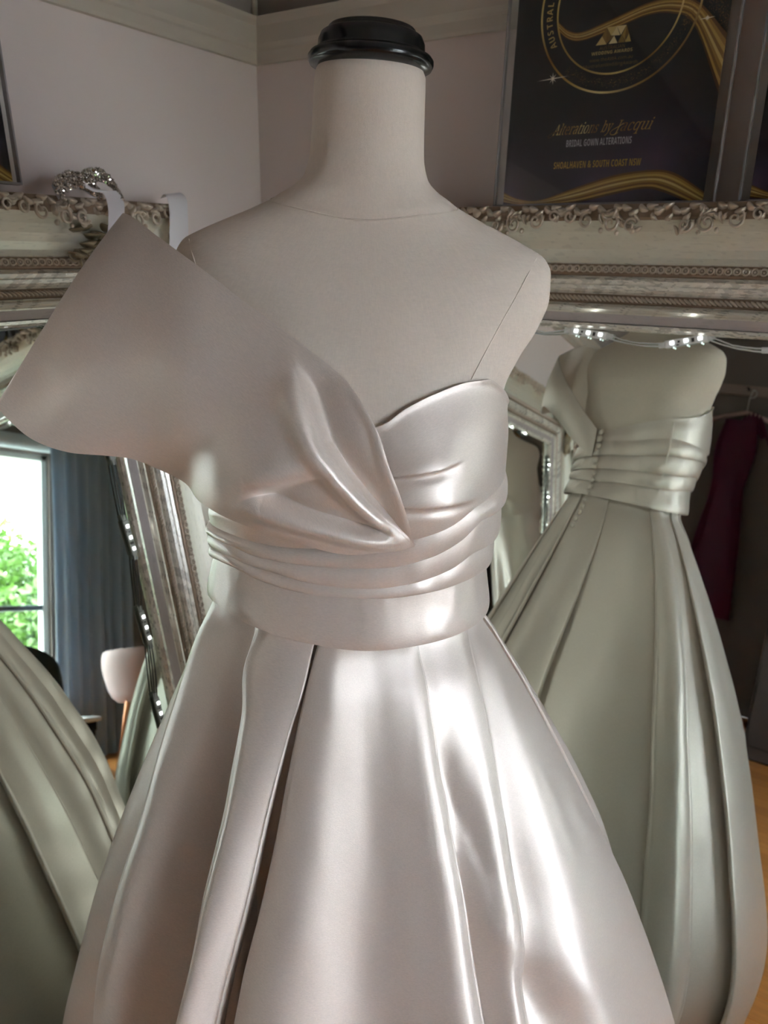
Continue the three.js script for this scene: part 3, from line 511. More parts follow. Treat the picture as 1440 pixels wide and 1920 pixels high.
  const rowsY = (th, v) => { const y1 = SASH[4](wrap(th)) + 0.012; return mix(y1, -1.1, Math.pow(v, 1.15)); };
  part('skirt', cloth(cols.length - 1, 150, (u, v, i) => {
    const [k, s] = cols[i], thTop = get(k, 0)[0];
    let y = rowsY(thTop, v);
    const [t0, h0] = get(k, y), [t1, h1] = k === BP.length ? [t0, h0] : get(k + 1, y);
    const th = mix(t0, t1, s), h = mix(h0, h1, s);
    const wob = 0.0022 * depthAt(y) * (nz(th * 6 + 40, y * 7 + 60) - 0.5) + 0.0015 * depthAt(y) * (nz2(th * 14 + 40, y * 16 + 60) - 0.5);
    const r = skR(th, y) - 0.006 + h + panel(k, s, y) + wob + crumple(th, y);
    return raise(pol(th, r, y, skX(y)));
  }, 0.0025), M.satin, gown);
  // covered buttons down the back
  const btn = new THREE.SphereGeometry(0.0075, 12, 8).scale(1, 1, 0.6);
  for (let k = 0; k < 15; k++) { const y = 0.148 - k * 0.0165, r = y > -0.005 ? bodyR(Math.PI, y) + 0.019 : skR(Math.PI, y) + 0.012; const b = part('button', btn, M.satin, gown); b.position.set(0.004, y + Y0, -r); }
}
// ---------------------------------------------------------------- light strips round the mirrors
function ledStrip(def, base, label, modules, plate, wires) {
  const g = thing('led_light_strip', label, 'led lights');
  g.position.copy(def.base); g.quaternion.setFromRotationMatrix(new THREE.Matrix4().makeBasis(def.X, def.Y, def.n));
  const L = 0.066, pg = new RoundedBoxGeometry(L, 0.0125, 0.004, 2, 0.0012), lg = new RoundedBoxGeometry(0.0066, 0.0058, 0.003, 2, 0.0008), dg = new THREE.SphereGeometry(0.0015, 8, 6), cg = mergeGeometries([new THREE.BoxGeometry(0.004, 0.006, 0.0012).translate(0.0105, 0, 0.0024), new THREE.BoxGeometry(0.003, 0.003, 0.001).translate(-0.011, 0.001, 0.0024), new THREE.BoxGeometry(0.004, 0.0015, 0.0008).translate(-0.013, -0.004, 0.0024)]);
  const tabG = new THREE.BoxGeometry(0.012, 0.009, 0.002);
  const ends = [];
  for (const [x, y, a] of modules) {
    const m = part('led_module', pg, plate, g); m.position.set(x, y, 0.0055); m.rotation.z = a;
    for (const k of [-1, 0, 1]) { part('led', lg, M.led, m).position.set(k * 0.0215, 0.0008, 0.0028); if (wires.glint) part('painted_glint', dg, M.glintGlow, m).position.set(k * 0.0215 + 0.002, -0.0075, 0.0015); }  // small glowing dots imitate the reflection of each led in its cover
    part('circuit_parts', cg, M.darkPlastic, m); for (const s of [-1, 1]) part('end_tab', tabG, plate, m).position.x = s * (L / 2 + 0.004);
    const lamp = new THREE.SpotLight(lin(0.95, 1, 0.94), LEDPOWER, 0, 1.46, 0.4, 2); lamp.castShadow = true; lamp.shadow.radius = 0.06; lamp.position.set(0, 0.0008, 0.0062); lamp.target.position.set(0, 0.0008, 1); lamp.name = 'led_glow'; m.add(lamp, lamp.target);
    const c = Math.cos(a) * L / 2, s = Math.sin(a) * L / 2; ends.push([V(x - c, y - s, 0.0055), V(x + c, y + s, 0.0055)]);
  }
  for (let k = 0; k + 1 < ends.length; k++) {
    const p = ends[k][1], q = ends[k + 1][0], gap = p.distanceTo(q); if (gap > 0.2) continue;
    const d = q.clone().sub(p).normalize(), side = V(-d.y, d.x, 0), gs = [];
    for (const w of [-1, 1]) { const pts = []; for (let i = 0; i <= 14; i++) { const t = i / 14, b = Math.sin(Math.PI * t); pts.push(p.clone().lerp(q, t).addScaledVector(side, w * 0.003 + wires.sag * b * (0.5 + rnd() * 0.1) * (w > 0 ? 1 : 0.6)).add(V(0, 0, 0.002 * b))); } gs.push(tube(pts, 0.0012, 6)); }
    part('wire', gs, wires.mat, g);
  }
  return g;
}
const LEDPOWER = 0.012;
M.glintGlow = new THREE.MeshStandardMaterial({ color: 0xffffff, emissive: lin(0.8, 1, 0.95), emissiveIntensity: 0.9, roughness: 0.3 });  // glow of the imitated led reflections, not a light source
{
  const seg = (m, x0, y0, x1, y1) => { const a = onMirror(m, x0, y0, 0.0055), b = onMirror(m, x1, y1, 0.0055); return [(a.x + b.x) / 2, (a.y + b.y) / 2, Math.atan2(b.y - a.y, b.x - a.x)]; };
  const white = std(lin(0.82, 0.84, 0.83), 0.35), dark = std(lin(0.22, 0.22, 0.21), 0.35, 0.5);
  const r = [seg(mirrorBack, 1058, 618, 1150, 632), seg(mirrorBack, 1237, 648, 1338, 631)], back = [];
  for (let k = 3; k >= 1; k--) back.push([r[0][0] - k * 0.15, GH - 0.013, 0.03 * (k % 2 ? 1 : -1)]);
  back.push(...r); for (let k = 1; k < 6; k++) back.push([r[1][0] + k * 0.155, GH - 0.014 - 0.004 * (k % 2), 0.05 * (k % 2 ? 1 : -1)]);
  const leftSide = []; for (let k = 7; k >= 0; k--) leftSide.push([-GW / 2 + 0.012, GH - 0.11 - k * 0.142, 1.57]); back.unshift(...leftSide);
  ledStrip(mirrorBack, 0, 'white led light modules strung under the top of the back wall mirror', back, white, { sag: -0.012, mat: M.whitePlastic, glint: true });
  const top = seg(mirrorLeft, 5, 612, 58, 607), st = [seg(mirrorLeft, 193, 788, 213, 866), seg(mirrorLeft, 232, 970, 254, 1045), seg(mirrorLeft, 262, 1140, 283, 1212), seg(mirrorLeft, 290, 1300, 309, 1374)];
  const list = []; for (let k = 7; k >= 1; k--) { const x = top[0] - k * 0.15; if (x > -GW / 2 + 0.04) list.push([x, GH - 0.013, 0]); }
  list.push(top); const v = st[0][1]; list.push([st[0][0] + 0.012, v + 0.15, -1.57]);
  list.push(...st); for (let k = 1; k < 4; k++) list.push([GW / 2 - 0.014, st[3][1] - k * 0.14, -1.57]);
  for (let k = 0; k < 8; k++) list.push([-GW / 2 + 0.012, GH - 0.10 - k * 0.142, -1.57]);
  ledStrip(mirrorLeft, 0, 'led light modules on dark plates strung round the left wall mirror', list, dark, { sag: 0.0012, mat: M.darkPlastic });
}
// ---------------------------------------------------------------- award posters in clear holders standing on the mirror tops
function gold(c, x0, y0, x1, y1) { const g = c.createLinearGradient(x0, y0, x1, y1); ['#5a3a10', '#a8833a', '#e2c878', '#8a5f22', '#c59c4c', '#f0dc98', '#7a5018', '#b08840'].forEach((k, i) => g.addColorStop(i / 7, k)); return g; }
function ribbonBand(c, top, bot, n = 9) { // a gold band between two curves, drawn as streaks
  const shades = ['#6b4415', '#a57c34', '#c9a453', '#8c6427', '#dcc077', '#a37a33', '#7a5219', '#c09747', '#5f3c12'];
  const at = (pts, t) => { const p = crv(pts.map(([x, y], i) => [i / (pts.length - 1), x, y, 0]), t); return [p.x, p.y]; };
  for (let k = 0; k < n; k++) { c.beginPath(); for (let i = 0; i <= 40; i++) { const a = at(top, i / 40), b = at(bot, i / 40), t = k / n; const x = mix(a[0], b[0], t), y = mix(a[1], b[1], t); i ? c.lineTo(x, y) : c.moveTo(x, y); } for (let i = 40; i >= 0; i--) { const a = at(top, i / 40), b = at(bot, i / 40), t = (k + 1.06) / n; c.lineTo(mix(a[0], b[0], t), mix(a[1], b[1], t)); } c.fillStyle = shades[k % 9]; c.fill(); }
}
function posterPrint(full) {
  const cv = document.createElement('canvas'); cv.width = 700; cv.height = 990; const c = cv.getContext('2d');
  c.fillStyle = '#070508'; c.fillRect(0, 0, 700, 990);
  const X = (x, y) => { const l = 105 + (1040 - y) * 0.0846, r = 1118 + (1030 - y) * 0.14; return (x - l) / (r - l) * 700; }, Yy = (y) => 990 - (1035 - y) * 0.612, up = (l) => l.map(([x, y]) => [x, 990 - (990 - y) * 0.892]);
  // printed violet glow near the foot
  for (const [x, y, r, a] of [[120, 960, 270, 0.75], [900, 830, 340, 0.65], [600, 990, 310, 0.6]]) { const g = c.createRadialGradient(X(x, y), Yy(y), 0, X(x, y), Yy(y), r); g.addColorStop(0, `rgba(112,88,122,${a})`); g.addColorStop(1, 'rgba(60,40,70,0)'); c.fillStyle = g; c.fillRect(0, 560, 700, 430); }
  const cx = 352, cy = 385;
  const dust = (n, a0, a1, r0, r1) => { for (let i = 0; i < n; i++) { const a = mix(a0, a1, rnd()), r = r0 + (r1 - r0) * (rnd() + rnd()) / 2; c.fillStyle = ['#a8762c', '#d8b060', '#7c541c'][i % 3]; c.globalAlpha = 0.4 + 0.6 * rnd(); c.fillRect(cx + Math.cos(a) * r, cy + Math.sin(a) * r, 1.6, 1.6); } c.globalAlpha = 1; };
  if (full) {
    ribbonBand(c, up([[150, 345], [190, 380], [240, 390], [340, 360], [450, 325], [540, 322], [610, 352], [700, 455]]), up([[150, 375], [195, 412], [250, 420], [350, 394], [450, 366], [530, 372], [600, 418], [700, 640]]));
    dust(700, 0.25, 2.3, 214, 254); dust(260, -0.5, 0.4, 216, 252);
    for (let i = 0; i < 260; i++) { const t = rnd(); c.fillStyle = '#b08038'; c.fillRect(mix(620, 700, t) + rnd() * 30 - 8, mix(405, 500, t) + rnd() * 50 - 40, 1.5, 1.5); }
  } else { dust(1500, -2.2, 2.8, 205, 290); }
  c.lineWidth = 7; c.strokeStyle = gold(c, cx - 272, cy - 272, cx + 272, cy + 272); c.beginPath(); c.arc(cx, cy, 262, 0, 7); c.stroke();
  c.lineWidth = 6; c.strokeStyle = gold(c, cx - 214, cy + 214, cx + 214, cy - 214); c.beginPath(); c.arc(cx, cy, 206, 0, 7); c.stroke();
  // sparkles
  const star = (x, y, s) => { c.fillStyle = '#fff6e4'; for (const [a, l] of [[0, s], [Math.PI / 2, s * 0.35], [0.8, s * 0.3], [2.3, s * 0.3]]) { c.save(); c.translate(x, y); c.rotate(a - 0.06); c.beginPath(); c.moveTo(-l, 0); c.lineTo(0, -2.2); c.lineTo(l, 0); c.lineTo(0, 2.2); c.fill(); c.restore(); } c.beginPath(); c.arc(x, y, 5, 0, 7); c.fill(); };
  if (full) {
    star(X(385, 375), Yy(378), 62); star(X(1140, 175), Yy(175), 26);
    // lettering round the ring, running up the left side
    c.save(); c.font = 'bold 29px sans-serif'; c.textAlign = 'center'; c.fillStyle = '#c9a862'; const word = 'AUSTRALIAN'; for (let i = 0; i < word.length; i++) { const a = Math.PI - 0.45 + i * 0.092; c.save(); c.translate(cx + Math.cos(a) * 224, cy + Math.sin(a) * 224); c.rotate(a + Math.PI / 2); c.fillText(word[i], 0, 0); c.restore(); } c.restore();
    // triangular emblem and small print
    const ex = X(682, 205) + 11, ey = Yy(238), tri = (x0, y0, x1, y1, x2, y2, f) => { c.fillStyle = f; c.beginPath(); c.moveTo(ex + x0, ey + y0); c.lineTo(ex + x1, ey + y1); c.lineTo(ex + x2, ey + y2); c.fill(); };
    const sh = ['#8a6a2c', '#d8bc74', '#a8863e', '#e8d49a', '#7a5a22', '#c4a455'];
    tri(-57, 0, -38, -26, -20, 0, sh[1]); tri(-38, -26, -26, -50, -20, 0, sh[0]); tri(-26, -50, -2, -50, -20, -4, sh[2]); tri(-26, -50, -8, -26, -20, 0, sh[4]);
    tri(-24, -50, 8, -50, -8, -24, sh[1]); tri(8, -50, 22, -22, -8, -24, sh[3]); tri(-14, 0, 2, -24, 16, 0, sh[3]); tri(-8, -24, -20, -2, 2, -22, sh[4]); tri(8, -50, 40, -50, 24, -22, sh[3]);
    tri(16, 0, 28, -26, 40, 0, sh[0]); tri(40, -50, 28, -24, 42, 0, sh[2]); tri(40, -50, 50, -26, 38, -6, sh[4]); tri(40, 0, 50, -26, 60, 0, sh[5]);
    c.textAlign = 'center'; c.fillStyle = '#8d7135'; c.font = '15px sans-serif'; c.fillText('AUSTRALIAN', ex, ey + 15);
    c.fillStyle = '#cdb06a'; c.font = 'bold 15px sans-serif'; c.fillText('WEDDING AWARDS', ex, ey + 29);
    c.fillStyle = '#8d7135'; c.font = '15px sans-serif'; c.fillText('www.theAWA.com.au', ex, ey + 49); c.fillText('#AustralianWeddingAwards', ex - 3, ey + 66);
    // name in brush script
    const nameY = Yy(672); c.save(); c.transform(1, 0, -0.22, 1, 0.22 * nameY, 0); c.font = 'italic 47px serif'; c.textAlign = 'left'; c.fillStyle = gold(c, 190, nameY, 540, nameY - 20); const wd = (t, x0, x1) => c.fillText(t, X(x0, 650), nameY, X(x1, 650) - X(x0, 650)); wd('Alterations', 384, 616); wd('by', 634, 686); wd('Jacqui', 708, 882);
    const q0 = X(384, 650), q1 = X(708, 650); c.lineWidth = 2.2; c.strokeStyle = c.fillStyle; c.beginPath(); c.moveTo(q0 + 30, nameY - 26); c.bezierCurveTo(q0 + 16, nameY - 4, q0 - 8, nameY + 12, q0 - 14, nameY + 6); c.bezierCurveTo(q0 - 16, nameY - 4, q0 + 4, nameY - 12, q0 + 24, nameY - 12); c.moveTo(q1 + 12, nameY + 4); c.bezierCurveTo(q1 + 2, nameY + 14, q1 - 16, nameY + 12, q1 - 14, nameY + 2); c.bezierCurveTo(q1 - 10, nameY - 10, q1 + 14, nameY - 12, q1 + 22, nameY - 24); c.stroke(); c.restore();
    c.textAlign = 'center'; c.font = 'bold 31px sans-serif'; c.fillStyle = '#b9b4ba'; c.fillText('BRIDAL GOWN ALTERATIONS', X(621, 730), Yy(737), 228);
    c.font = 'bold 31px sans-serif'; c.fillStyle = '#c39a3c'; c.fillText('SHOALHAVEN & SOUTH COAST NSW', X(610, 840), Yy(850), 304);
  }
  ribbonBand(c, [[0, 948], [60, 972], [140, 978], [270, 940], [400, 905], [520, 893], [600, 905], [700, 965]], [[0, 985], [60, 992], [150, 992], [270, 990], [390, 968], [500, 950], [570, 962], [700, 1015]]);
  const t = new THREE.CanvasTexture(cv); t.colorSpace = THREE.SRGBColorSpace; t.magFilter = THREE.LinearFilter; return t;
}
{
  const PW = 0.332, PH = 0.47, prints = [posterPrint(true), posterPrint(false)];
  const edge = std(lin(0.62, 0.58, 0.6), 0.25, 0, { transmission: 0.55, thickness: 0 });
  // stand a poster and its holder: foot point, direction along the foot, lean backwards
  const stand = (foot, along, out, lean, label, holderLabel, print, margin) => {
    const y = V(0, Math.cos(lean), 0).addScaledVector(out, -Math.sin(lean)), z = along.clone().cross(y);
    const q = new THREE.Quaternion().setFromRotationMatrix(new THREE.Matrix4().makeBasis(along, y, z));
    const h = thing('acrylic_sign_holder', holderLabel, 'sign holder', foot); h.quaternion.copy(q);
    part('front_panel', new RoundedBoxGeometry(PW + 2 * margin, PH + 0.02, 0.0025, 1, 0.0006).translate(0, PH / 2 + 0.01, 0.0035), M.acrylic, h);
    part('back_panel', new RoundedBoxGeometry(PW + 2 * margin, PH + 0.02, 0.0025, 1, 0.0006).translate(0, PH / 2 + 0.01, -0.0035), M.acrylic, h);
    for (const s of [-1, 1]) part('side_edge', box(0.003, PH + 0.02, 0.010, s * (PW / 2 + margin), PH / 2 + 0.01, 0, 0.0008), edge, h);
    part('foot', box(PW + 2 * margin, 0.003, 0.012, 0, 0.0015, 0.0), edge, h);
    const p = thing('poster', label, 'poster', foot); p.quaternion.copy(q);
    part('printed_sheet', new THREE.PlaneGeometry(PW, PH).translate(0, PH / 2 + 0.004, 0.0012), print, p);
    part('paper_backing', box(PW, PH, 0.001, 0, PH / 2 + 0.004, 0.0003), M.blackPrint, p);
  };
  const pm = prints.map((t) => std(0xffffff, 0.35, 0, { map: t }));
  const foot = (px, py, def) => { const r = ray(px, py), t = (1.5875 - EYE.y) / r.y; return r; };
  // on the back mirror: plane a little in front of the wall
  const rim = 0.062, onZ = (px, py) => { const r = ray(px, py), t = (rim - EYE.z) / r.z; return EYE.clone().addScaledVector(r, t); };
  const bl = onZ(943, 388), br = onZ(1317, 386), yb = (bl.y + br.y) / 2 + 0.002;
  stand(V((bl.x + br.x) / 2, yb, rim), V(1, 0, 0), V(0, 0, 1), 3.2 * R, 'black award poster with gold ring and the words Bridal Gown Alterations', 'clear holder round the bridal gown alterations poster', pm[0], 0.016);
  const nx = onZ(1403, 388).x; stand(V(nx + PW / 2, yb, rim), V(1, 0, 0), V(0, 0, 1), 3.2 * R, 'black and gold poster cut off by the right edge of the picture', 'clear holder at the right edge of the picture, above the mirror', pm[1], 0.014);
  const lx = 0.062, r0 = ray(38, 350), t0 = (lx - EYE.x) / r0.x, pz = EYE.z + r0.z * t0; stand(V(lx, EYE.y + r0.y * t0 + 0.002, pz + 0.012 + PW / 2), V(0, 0, -1), V(1, 0, 0), 3.2 * R, 'black and gold poster cut off by the left edge of the picture', 'clear holder at the left edge of the picture, on the left mirror', pm[1], 0.012);
}
// ---------------------------------------------------------------- beaded bridal belt hung over the left mirror's top
{
  const m = mirrorLeft, g = thing('bridal_belt', 'crystal beaded bridal belt with white satin ribbon ends draped over the left mirror', 'belt');
  g.position.copy(m.base); g.quaternion.setFromRotationMatrix(new THREE.Matrix4().makeBasis(m.X, m.Y, m.n));
  const P = (x, y, off = 0.075) => onMirror(m, x, y, off);
  const gem = [new THREE.OctahedronGeometry(0.0034), new THREE.SphereGeometry(0.0028, 7, 5), new THREE.OctahedronGeometry(0.0052).scale(0.5, 1, 0.5), new THREE.IcosahedronGeometry(0.0032)], gs = [];
  const loop = (pts, wd, n) => { // a length of band standing on edge, beaded on its outer face
    const path = pts.map(([x, y, o], i, a) => { const p = P(x, y, o); return [i / (a.length - 1), p.x, p.y, p.z]; });
    part('belt_band', cloth(60, 8, (u, v) => crv(path, u).add(V(0, (0.5 - v) * 2 * wd, (v - 0.5) * 0.8 * wd)), 0.002), M.ribbon, g);
    for (let i = 0; i < n; i++) { const u = rnd(), v = rnd() - 0.5, p = crv(path, u); const q = gem[i % 4].clone().rotateZ(rnd() * 6).rotateX(rnd() * 6).translate(p.x + (rnd() - 0.5) * 0.004, p.y - v * 2.2 * wd, p.z + v * 0.8 * wd + 0.003 + rnd() * 0.005); gs.push(q.index ? q.toNonIndexed() : q); }
  };
  loop([[104, 360, 0.072], [112, 347, 0.068], [130, 338, 0.062], [148, 341, 0.060], [164, 352, 0.066], [182, 360, 0.075]], 0.0115, 420);
  loop([[150, 338, 0.05], [164, 331, 0.055], [182, 329, 0.062], [198, 337, 0.070], [210, 350, 0.078], [221, 368, 0.086]], 0.0095, 380);
  const cr = part('crystal_beads', gs, M.crystal, g); cr.userData.kind = 'stuff';
  const tail = (pts) => { const L = pts.map(([x, y, x2, y2, o], i, a) => { const p = P(x, y, o), q = P(x2, y2, o + 0.003); return [[i / (a.length - 1), p.x, p.y, p.z], [i / (a.length - 1), q.x, q.y, q.z]]; }); const A = L.map((k) => k[0]), B = L.map((k) => k[1]); return cloth(8, 40, (u, v) => crv(A, v).lerp(crv(B, v), u).add(V(0, 0, 0.002 * Math.sin(u * 3.1))), 0.0008); };
  part('ribbon_tail', tail([[156, 340, 160, 352, 0.08], [170, 352, 182, 360, 0.085], [193, 362, 220, 358, 0.088], [202, 385, 231, 372, 0.092], [203, 420, 233, 408, 0.094], [198, 470, 222, 470, 0.09], [190, 560, 212, 560, 0.08]]), M.ribbon, g);
  part('ribbon_tail', tail([[300, 372, 330, 362, 0.03], [307, 364, 340, 362, 0.07], [314, 372, 350, 374, 0.082], [318, 400, 352, 400, 0.084], [318, 440, 353, 440, 0.08], [318, 520, 352, 520, 0.07]]), M.ribbon, g);
}
// ---------------------------------------------------------------- across the room, seen in the mirrors
{
  const cur = thing('curtain', 'long blue grey curtain hanging beside the window', 'curtain', V(3.62, 0, 1.98));
  const cm = std(lin(0.44, 0.50, 0.58), 0.8, 0, { transmission: 0.42, thickness: 0 });
  part('curtain_cloth', cloth(160, 20, (u, v) => { const z = -0.33 + u * 0.66, w = 0.028 * Math.sin(u * 46) + 0.012 * Math.sin(u * 19 + 1); return V(w * (0.6 + 0.5 * v) , 2.32 - v * 2.31, z * (1 - 0.10 * Math.sin(v * 2.5))); }, 0.002), cm, cur);
  const rod = thing('curtain_rod', 'dark curtain rod above the window', 'curtain rod', V(3.62, 2.34, 1.0)); part('rod', new THREE.CylinderGeometry(0.014, 0.014, 2.7, 12).rotateX(Math.PI / 2), M.black, rod);
  for (const z of [-1.36, 1.36]) part('finial', new THREE.SphereGeometry(0.028, 14, 10).translate(0, 0, z), M.black, rod);
  for (const z of [-1.1, 1.1]) part('bracket', box(0.14, 0.02, 0.02, 0.065, 0, z), M.black, rod);
}
function tubChair(name, label, pos, turn, colour, seatH, backH, w, legMat, piping, arm = 0.12) {
  const g = thing(name, label, 'chair', pos); g.rotation.y = turn;
  const mat = std(colour, 0.75, 0, { sheen: 0.6, sheenRoughness: 0.5, sheenColor: colour.clone().lerp(new THREE.Color(1, 1, 1), 0.3) });
  // curved shell: open to +z, back at -z
  const top = (a) => mix(seatH + arm, backH, Math.pow(Math.max(0, Math.cos(a)), 0.6));
  const shell = (a, v) => { const r = w / 2 * mix(0.70, 1.05, Math.pow(v, 0.5)) - 0.02 * Math.pow(v, 8); return V(Math.sin(a) * r, mix(seatH - 0.10, top(a), v), -Math.cos(a) * r); };
  const b = part('back_shell', cloth(60, 14, (u, v) => { const a = mix(-1.9, 1.9, u); return shell(-a, v); }, 0.045), mat, g);
  part('seat_cushion', new THREE.LatheGeometry([[0, -0.12], [w * 0.40, -0.12], [w * 0.43, -0.09], [w * 0.43, -0.03], [w * 0.40, 0], [0, 0.012]].map(([r, y]) => new THREE.Vector2(r, y + seatH)), 40), mat, g);
  if (piping) { const pts = []; for (let i = 0; i <= 40; i++) { const a = mix(-1.9, 1.9, i / 40); pts.push(shell(a, 1).add(V(0, 0.004, 0))); } part('piping', tube(pts, 0.006, 6), piping, g); for (const a of [-0.55, 0.55]) { const q = []; for (let i = 0; i <= 12; i++) q.push(shell(a, i / 12).multiply(V(1.0, 1, 1.0)).add(V(Math.sin(a) * 0.004, 0, -Math.cos(a) * 0.004))); part('piping', tube(q, 0.004, 5), piping, g); } }
  for (const [x, z] of [[-1, -1], [1, -1], [-1, 1], [1, 1]]) { const a = V(x * w * 0.28, seatH - 0.11, z * w * 0.28), c = V(x * w * 0.42, 0.004, z * w * 0.42); part('leg', tube([a, a.clone().lerp(c, 0.5), c], (t) => 0.016 - 0.006 * t, 10), legMat, g); }
}
tubChair('tub_chair', 'black velvet tub chair with orange piping in front of the window', V(2.95, 0, 0.90), 0.95, lin(0.012, 0.02, 0.02), 0.40, 0.76, 0.62, M.black, std(lin(0.3, 0.1, 0.03), 0.6));
tubChair('tub_chair', 'pale pink tub chair on copper legs before the curtain', V(3.08, 0, 1.99), 0.95, lin(0.50, 0.36, 0.36), 0.50, 0.68, 0.50, std(lin(0.5, 0.19, 0.08), 0.35, 0.5), null, 0.15);
{
  const t = thing('side_table', 'small low table with a pale top and dark frame beside the curtain', 'table', V(3.2, 0, 1.45));
  part('table_top', new RoundedBoxGeometry(0.34, 0.025, 0.30, 2, 0.006).translate(0, 0.30, 0), std(lin(0.55, 0.52, 0.52), 0.4), t);
  part('apron', box(0.30, 0.05, 0.26, 0, 0.262, 0, 0.004), M.black, t);
  for (const x of [-1, 1]) for (const z of [-1, 1]) part('leg', box(0.03, 0.24, 0.03, x * 0.13, 0.12, z * 0.11, 0.003), M.black, t);
}
{
  const rail = thing('peg_rail', 'pale timber peg rail on the brown wall across the room', 'rail', V(0.75, 2.2, RZ - 0.011));
  part('rail_board', new RoundedBoxGeometry(1.3, 0.07, 0.02, 2, 0.004), std(lin(0.36, 0.27, 0.23), 0.6), rail);
  for (let k = 0; k < 5; k++) part('peg', new THREE.CylinderGeometry(0.009, 0.012, 0.07, 10).rotateX(-Math.PI / 2).translate(-0.5 + k * 0.25, 0.005, -0.044), M.black, rail);
  const hg = thing('clothes_hanger', 'pale pink clothes hanger on the peg rail holding the magenta dress', 'hanger', V(0.52, 2.02, RZ - 0.065));
  part('hanger_arm', tube([V(-0.21, -0.05, 0), V(-0.12, -0.015, 0), V(0, 0.02, 0), V(0.12, -0.015, 0), V(0.21, -0.05, 0)], 0.014, 10), std(lin(0.62, 0.42, 0.38), 0.5), hg);
  const hk = []; for (let i = 0; i <= 16; i++) { const a = -0.4 + i / 16 * 4; hk.push(V(Math.sin(a) * 0.028 + 0.011, 0.15 - Math.cos(a) * -0.028, 0)); } part('hook', tube([V(0, 0.02, 0), V(0, 0.12, 0), ...hk.slice(2)], 0.003, 6), M.silver, hg);
  const dr = thing('magenta_dress', 'dark magenta dress with a ruffled shoulder hanging from the peg rail', 'dress', V(0.50, 0.62, RZ - 0.07));
  const mm = std(lin(0.085, 0.004, 0.03), 0.55, 0, { sheen: 0.5, sheenColor: lin(0.3, 0.03, 0.12) });
  part('dress_body', cloth(80, 40, (u, v) => { const a = u * 2 * Math.PI, w = tab([[0, 0.10], [0.15, 0.13], [0.35, 0.105], [0.6, 0.14], [1, 0.18]], v)[0] + 0.012 * v * Math.sin(a * 7); return V(Math.sin(a) * w, 1.36 * (1 - v), Math.cos(a) * Math.min(0.05, w * 0.45)); }, 0.003, true), mm, dr);
  part('ruffle', cloth(60, 10, (u, v) => { const a = mix(-0.3, 2.6, u); return V(0.07 + Math.cos(a) * (0.06 + 0.07 * v), 1.36 + Math.sin(a) * 0.05 - 0.14 * v + 0.014 * Math.sin(u * 40), 0.03 + 0.02 * Math.cos(u * 34) * v - 0.05); }, 0.002), mm, dr);
}
{
  const w = thing('wardrobe', 'tall dark brown wardrobe standing across the room, at the right edge', 'wardrobe', V(1.32, 0, 3.62));
  const dk = std(lin(0.045, 0.035, 0.032), 0.45);
  part('carcass', new RoundedBoxGeometry(0.70, 1.9, 0.5, 2, 0.006).translate(0, 0.955, 0.01), dk, w);
  for (const x of [-1, 1]) { const p = part('door', new RoundedBoxGeometry(0.335, 1.8, 0.02, 2, 0.004).translate(x * 0.171, 0.98, -0.252), dk, w); part('knob', new THREE.SphereGeometry(0.014, 12, 8).translate(x * 0.03, 1.0, -0.275), M.silver, p); }
}
{
  const d = struct('door_1', 'timber framed door on the brown wall across the room');
  part('door_panel', box(0.8, 2.02, 0.03, 1.52, 1.01, RZ - 0.017, 0.004), std(lin(0.16, 0.13, 0.115), 0.5), d);
  for (const x of [1.07, 1.97]) part('architrave', box(0.09, 2.1, 0.035, x, 1.05, RZ - 0.019, 0.005), std(lin(0.35, 0.15, 0.05), 0.5), d);
  part('architrave', box(0.99, 0.09, 0.035, 1.52, 2.1, RZ - 0.019, 0.005), std(lin(0.35, 0.15, 0.05), 0.5), d);
  part('handle', new THREE.SphereGeometry(0.028, 14, 10).translate(1.18, 1.0, RZ - 0.06), M.silver, d);
}
// ---------------------------------------------------------------- a second form in a plain gown, seen only deep in the mirrors
{
  const at = V(0.42, 0, 2.50), turn = 0.9;
  const form = scene.getObjectByName('dress_form').clone(); form.name = numbered('dress_form'); form.position.copy(at); form.rotation.set(0, turn, 0); scene.add(form);
  form.userData = { label: 'second dress form seen only deep in the right mirror, in a plain white gown', category: 'dress form' };
  const g = thing('wedding_gown', 'plain white gown with a low back, seen only deep in the right mirror', 'wedding dress', at); g.rotation.y = turn;
  part('bodice', cloth(96, 16, (u, v) => { const th = -Math.PI + u * 2 * Math.PI, y = mix(mix(0.22, 0.06, Math.pow(Math.max(0, -Math.cos(th)), 0.7)), 0.0, v); return raise(pol(th, bodyR(th, y) + 0.006, y)); }, 0.003, true), M.satin, g);
  part('skirt', cloth(160, 30, (u, v) => { const th = -Math.PI + u * 2 * Math.PI, y = mix(0.004, -Y0 + 0.02, v), r = mix(0.135, 0.175, Math.pow(v, 0.9)) + 0.014 * smooth(v * 2) * Math.sin(th * 9); return raise(pol(th, r, y)); }, 0.003, true), M.satin, g);
}
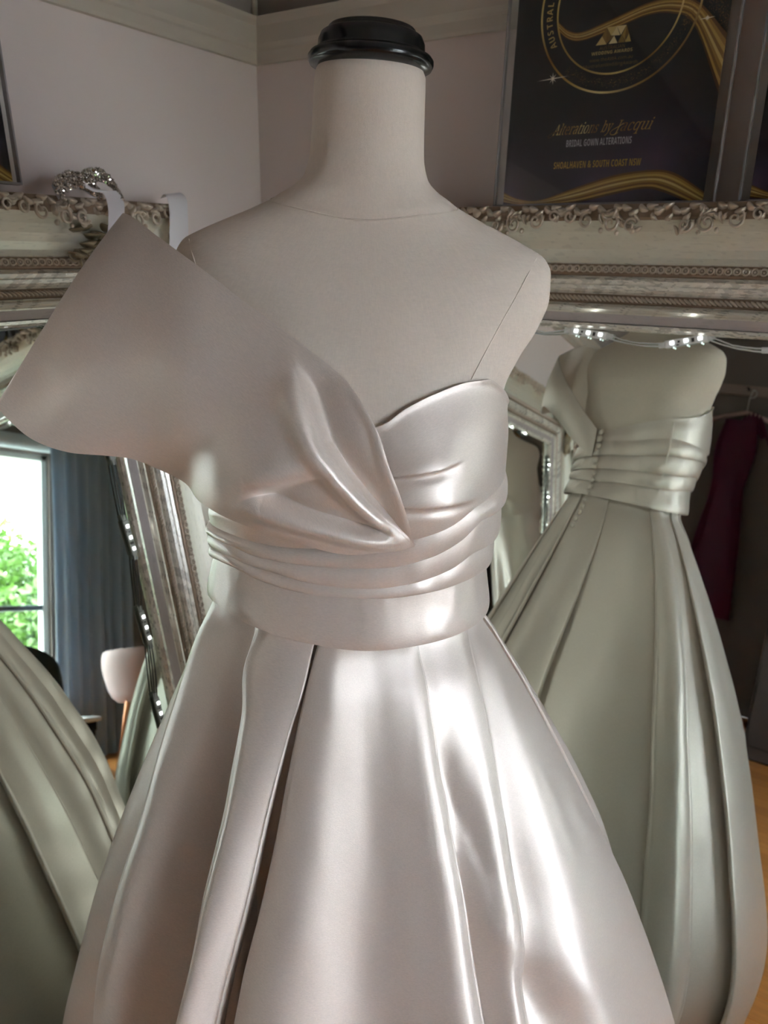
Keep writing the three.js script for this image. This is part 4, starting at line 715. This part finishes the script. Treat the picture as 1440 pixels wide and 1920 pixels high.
// ---------------------------------------------------------------- garden beyond the window
{
  const gr = struct('ground', 'pale paving outside the window'); part('paving', new THREE.BoxGeometry(60, 0.2, 80).translate(RX + T + 30, -0.5, 0), std(lin(0.36, 0.34, 0.30), 0.95), gr);
  const leafG = new THREE.BufferGeometry(); leafG.setAttribute('position', new THREE.Float32BufferAttribute([0, 0, 0, 0.03, 0.008, 0.05, -0.03, 0.008, 0.05, 0, -0.006, 0.12], 3)); leafG.setAttribute('uv', new THREE.Float32BufferAttribute([0, 0, 1, 0, 0, 1, 1, 1], 2)); leafG.setIndex([0, 1, 2, 1, 3, 2]); leafG.computeVertexNormals();
  const treeSpots = [[8.4, 3.2, 1.5, 2.6, 'broad green tree outside the window, left of the curtain edge', 0], [8.8, 5.4, 1.3, 2.2, 'lighter green tree outside the window, close to the curtain', 1]];
  for (const [x, z, rr, h, label, k] of treeSpots) {
    const t = thing('garden_tree', label, 'tree', V(x, -0.4, z));
    part('trunk', tube([V(0, 0, 0), V(0.05, 0.5, 0.02), V(0.0, 1.1, 0.05), V(0.1, 1.7, 0)], (s) => 0.09 - 0.05 * s, 10), std(lin(0.14, 0.09, 0.05), 0.9), t);
    const n = 15000, im = new THREE.InstancedMesh(leafG, std(k ? lin(0.14, 0.25, 0.03) : lin(0.08, 0.18, 0.022), 0.6, 0, { transmission: 0.35, thickness: 0, side: THREE.DoubleSide }), n); im.name = 'foliage'; im.userData.kind = 'stuff'; im.castShadow = im.receiveShadow = true;
    const mtx = new THREE.Matrix4(), q = new THREE.Quaternion(), col = new THREE.Color();
    for (let i = 0; i < n; i++) { const a = rnd() * 6.283, b = Math.acos(2 * rnd() - 1), lump = 0.75 + 0.35 * nz(a * 3 + 20, b * 4 + 20), r = rr * lump * Math.pow(rnd(), 0.25); q.setFromEuler(new THREE.Euler(rnd() * 6, rnd() * 6, rnd() * 6)); const s = 0.65 + rnd() * 0.7; mtx.compose(V(Math.sin(b) * Math.cos(a) * r, h * 0.55 + 0.2 + Math.cos(b) * r * 0.75, Math.sin(b) * Math.sin(a) * r), q, V(s, s, s)); im.setMatrixAt(i, mtx); const c = 0.7 + rnd() * 0.6; im.setColorAt(i, col.setRGB(c, c, c * 0.9)); }
    t.add(im);
  }
}
renderer.render(scene, camera);
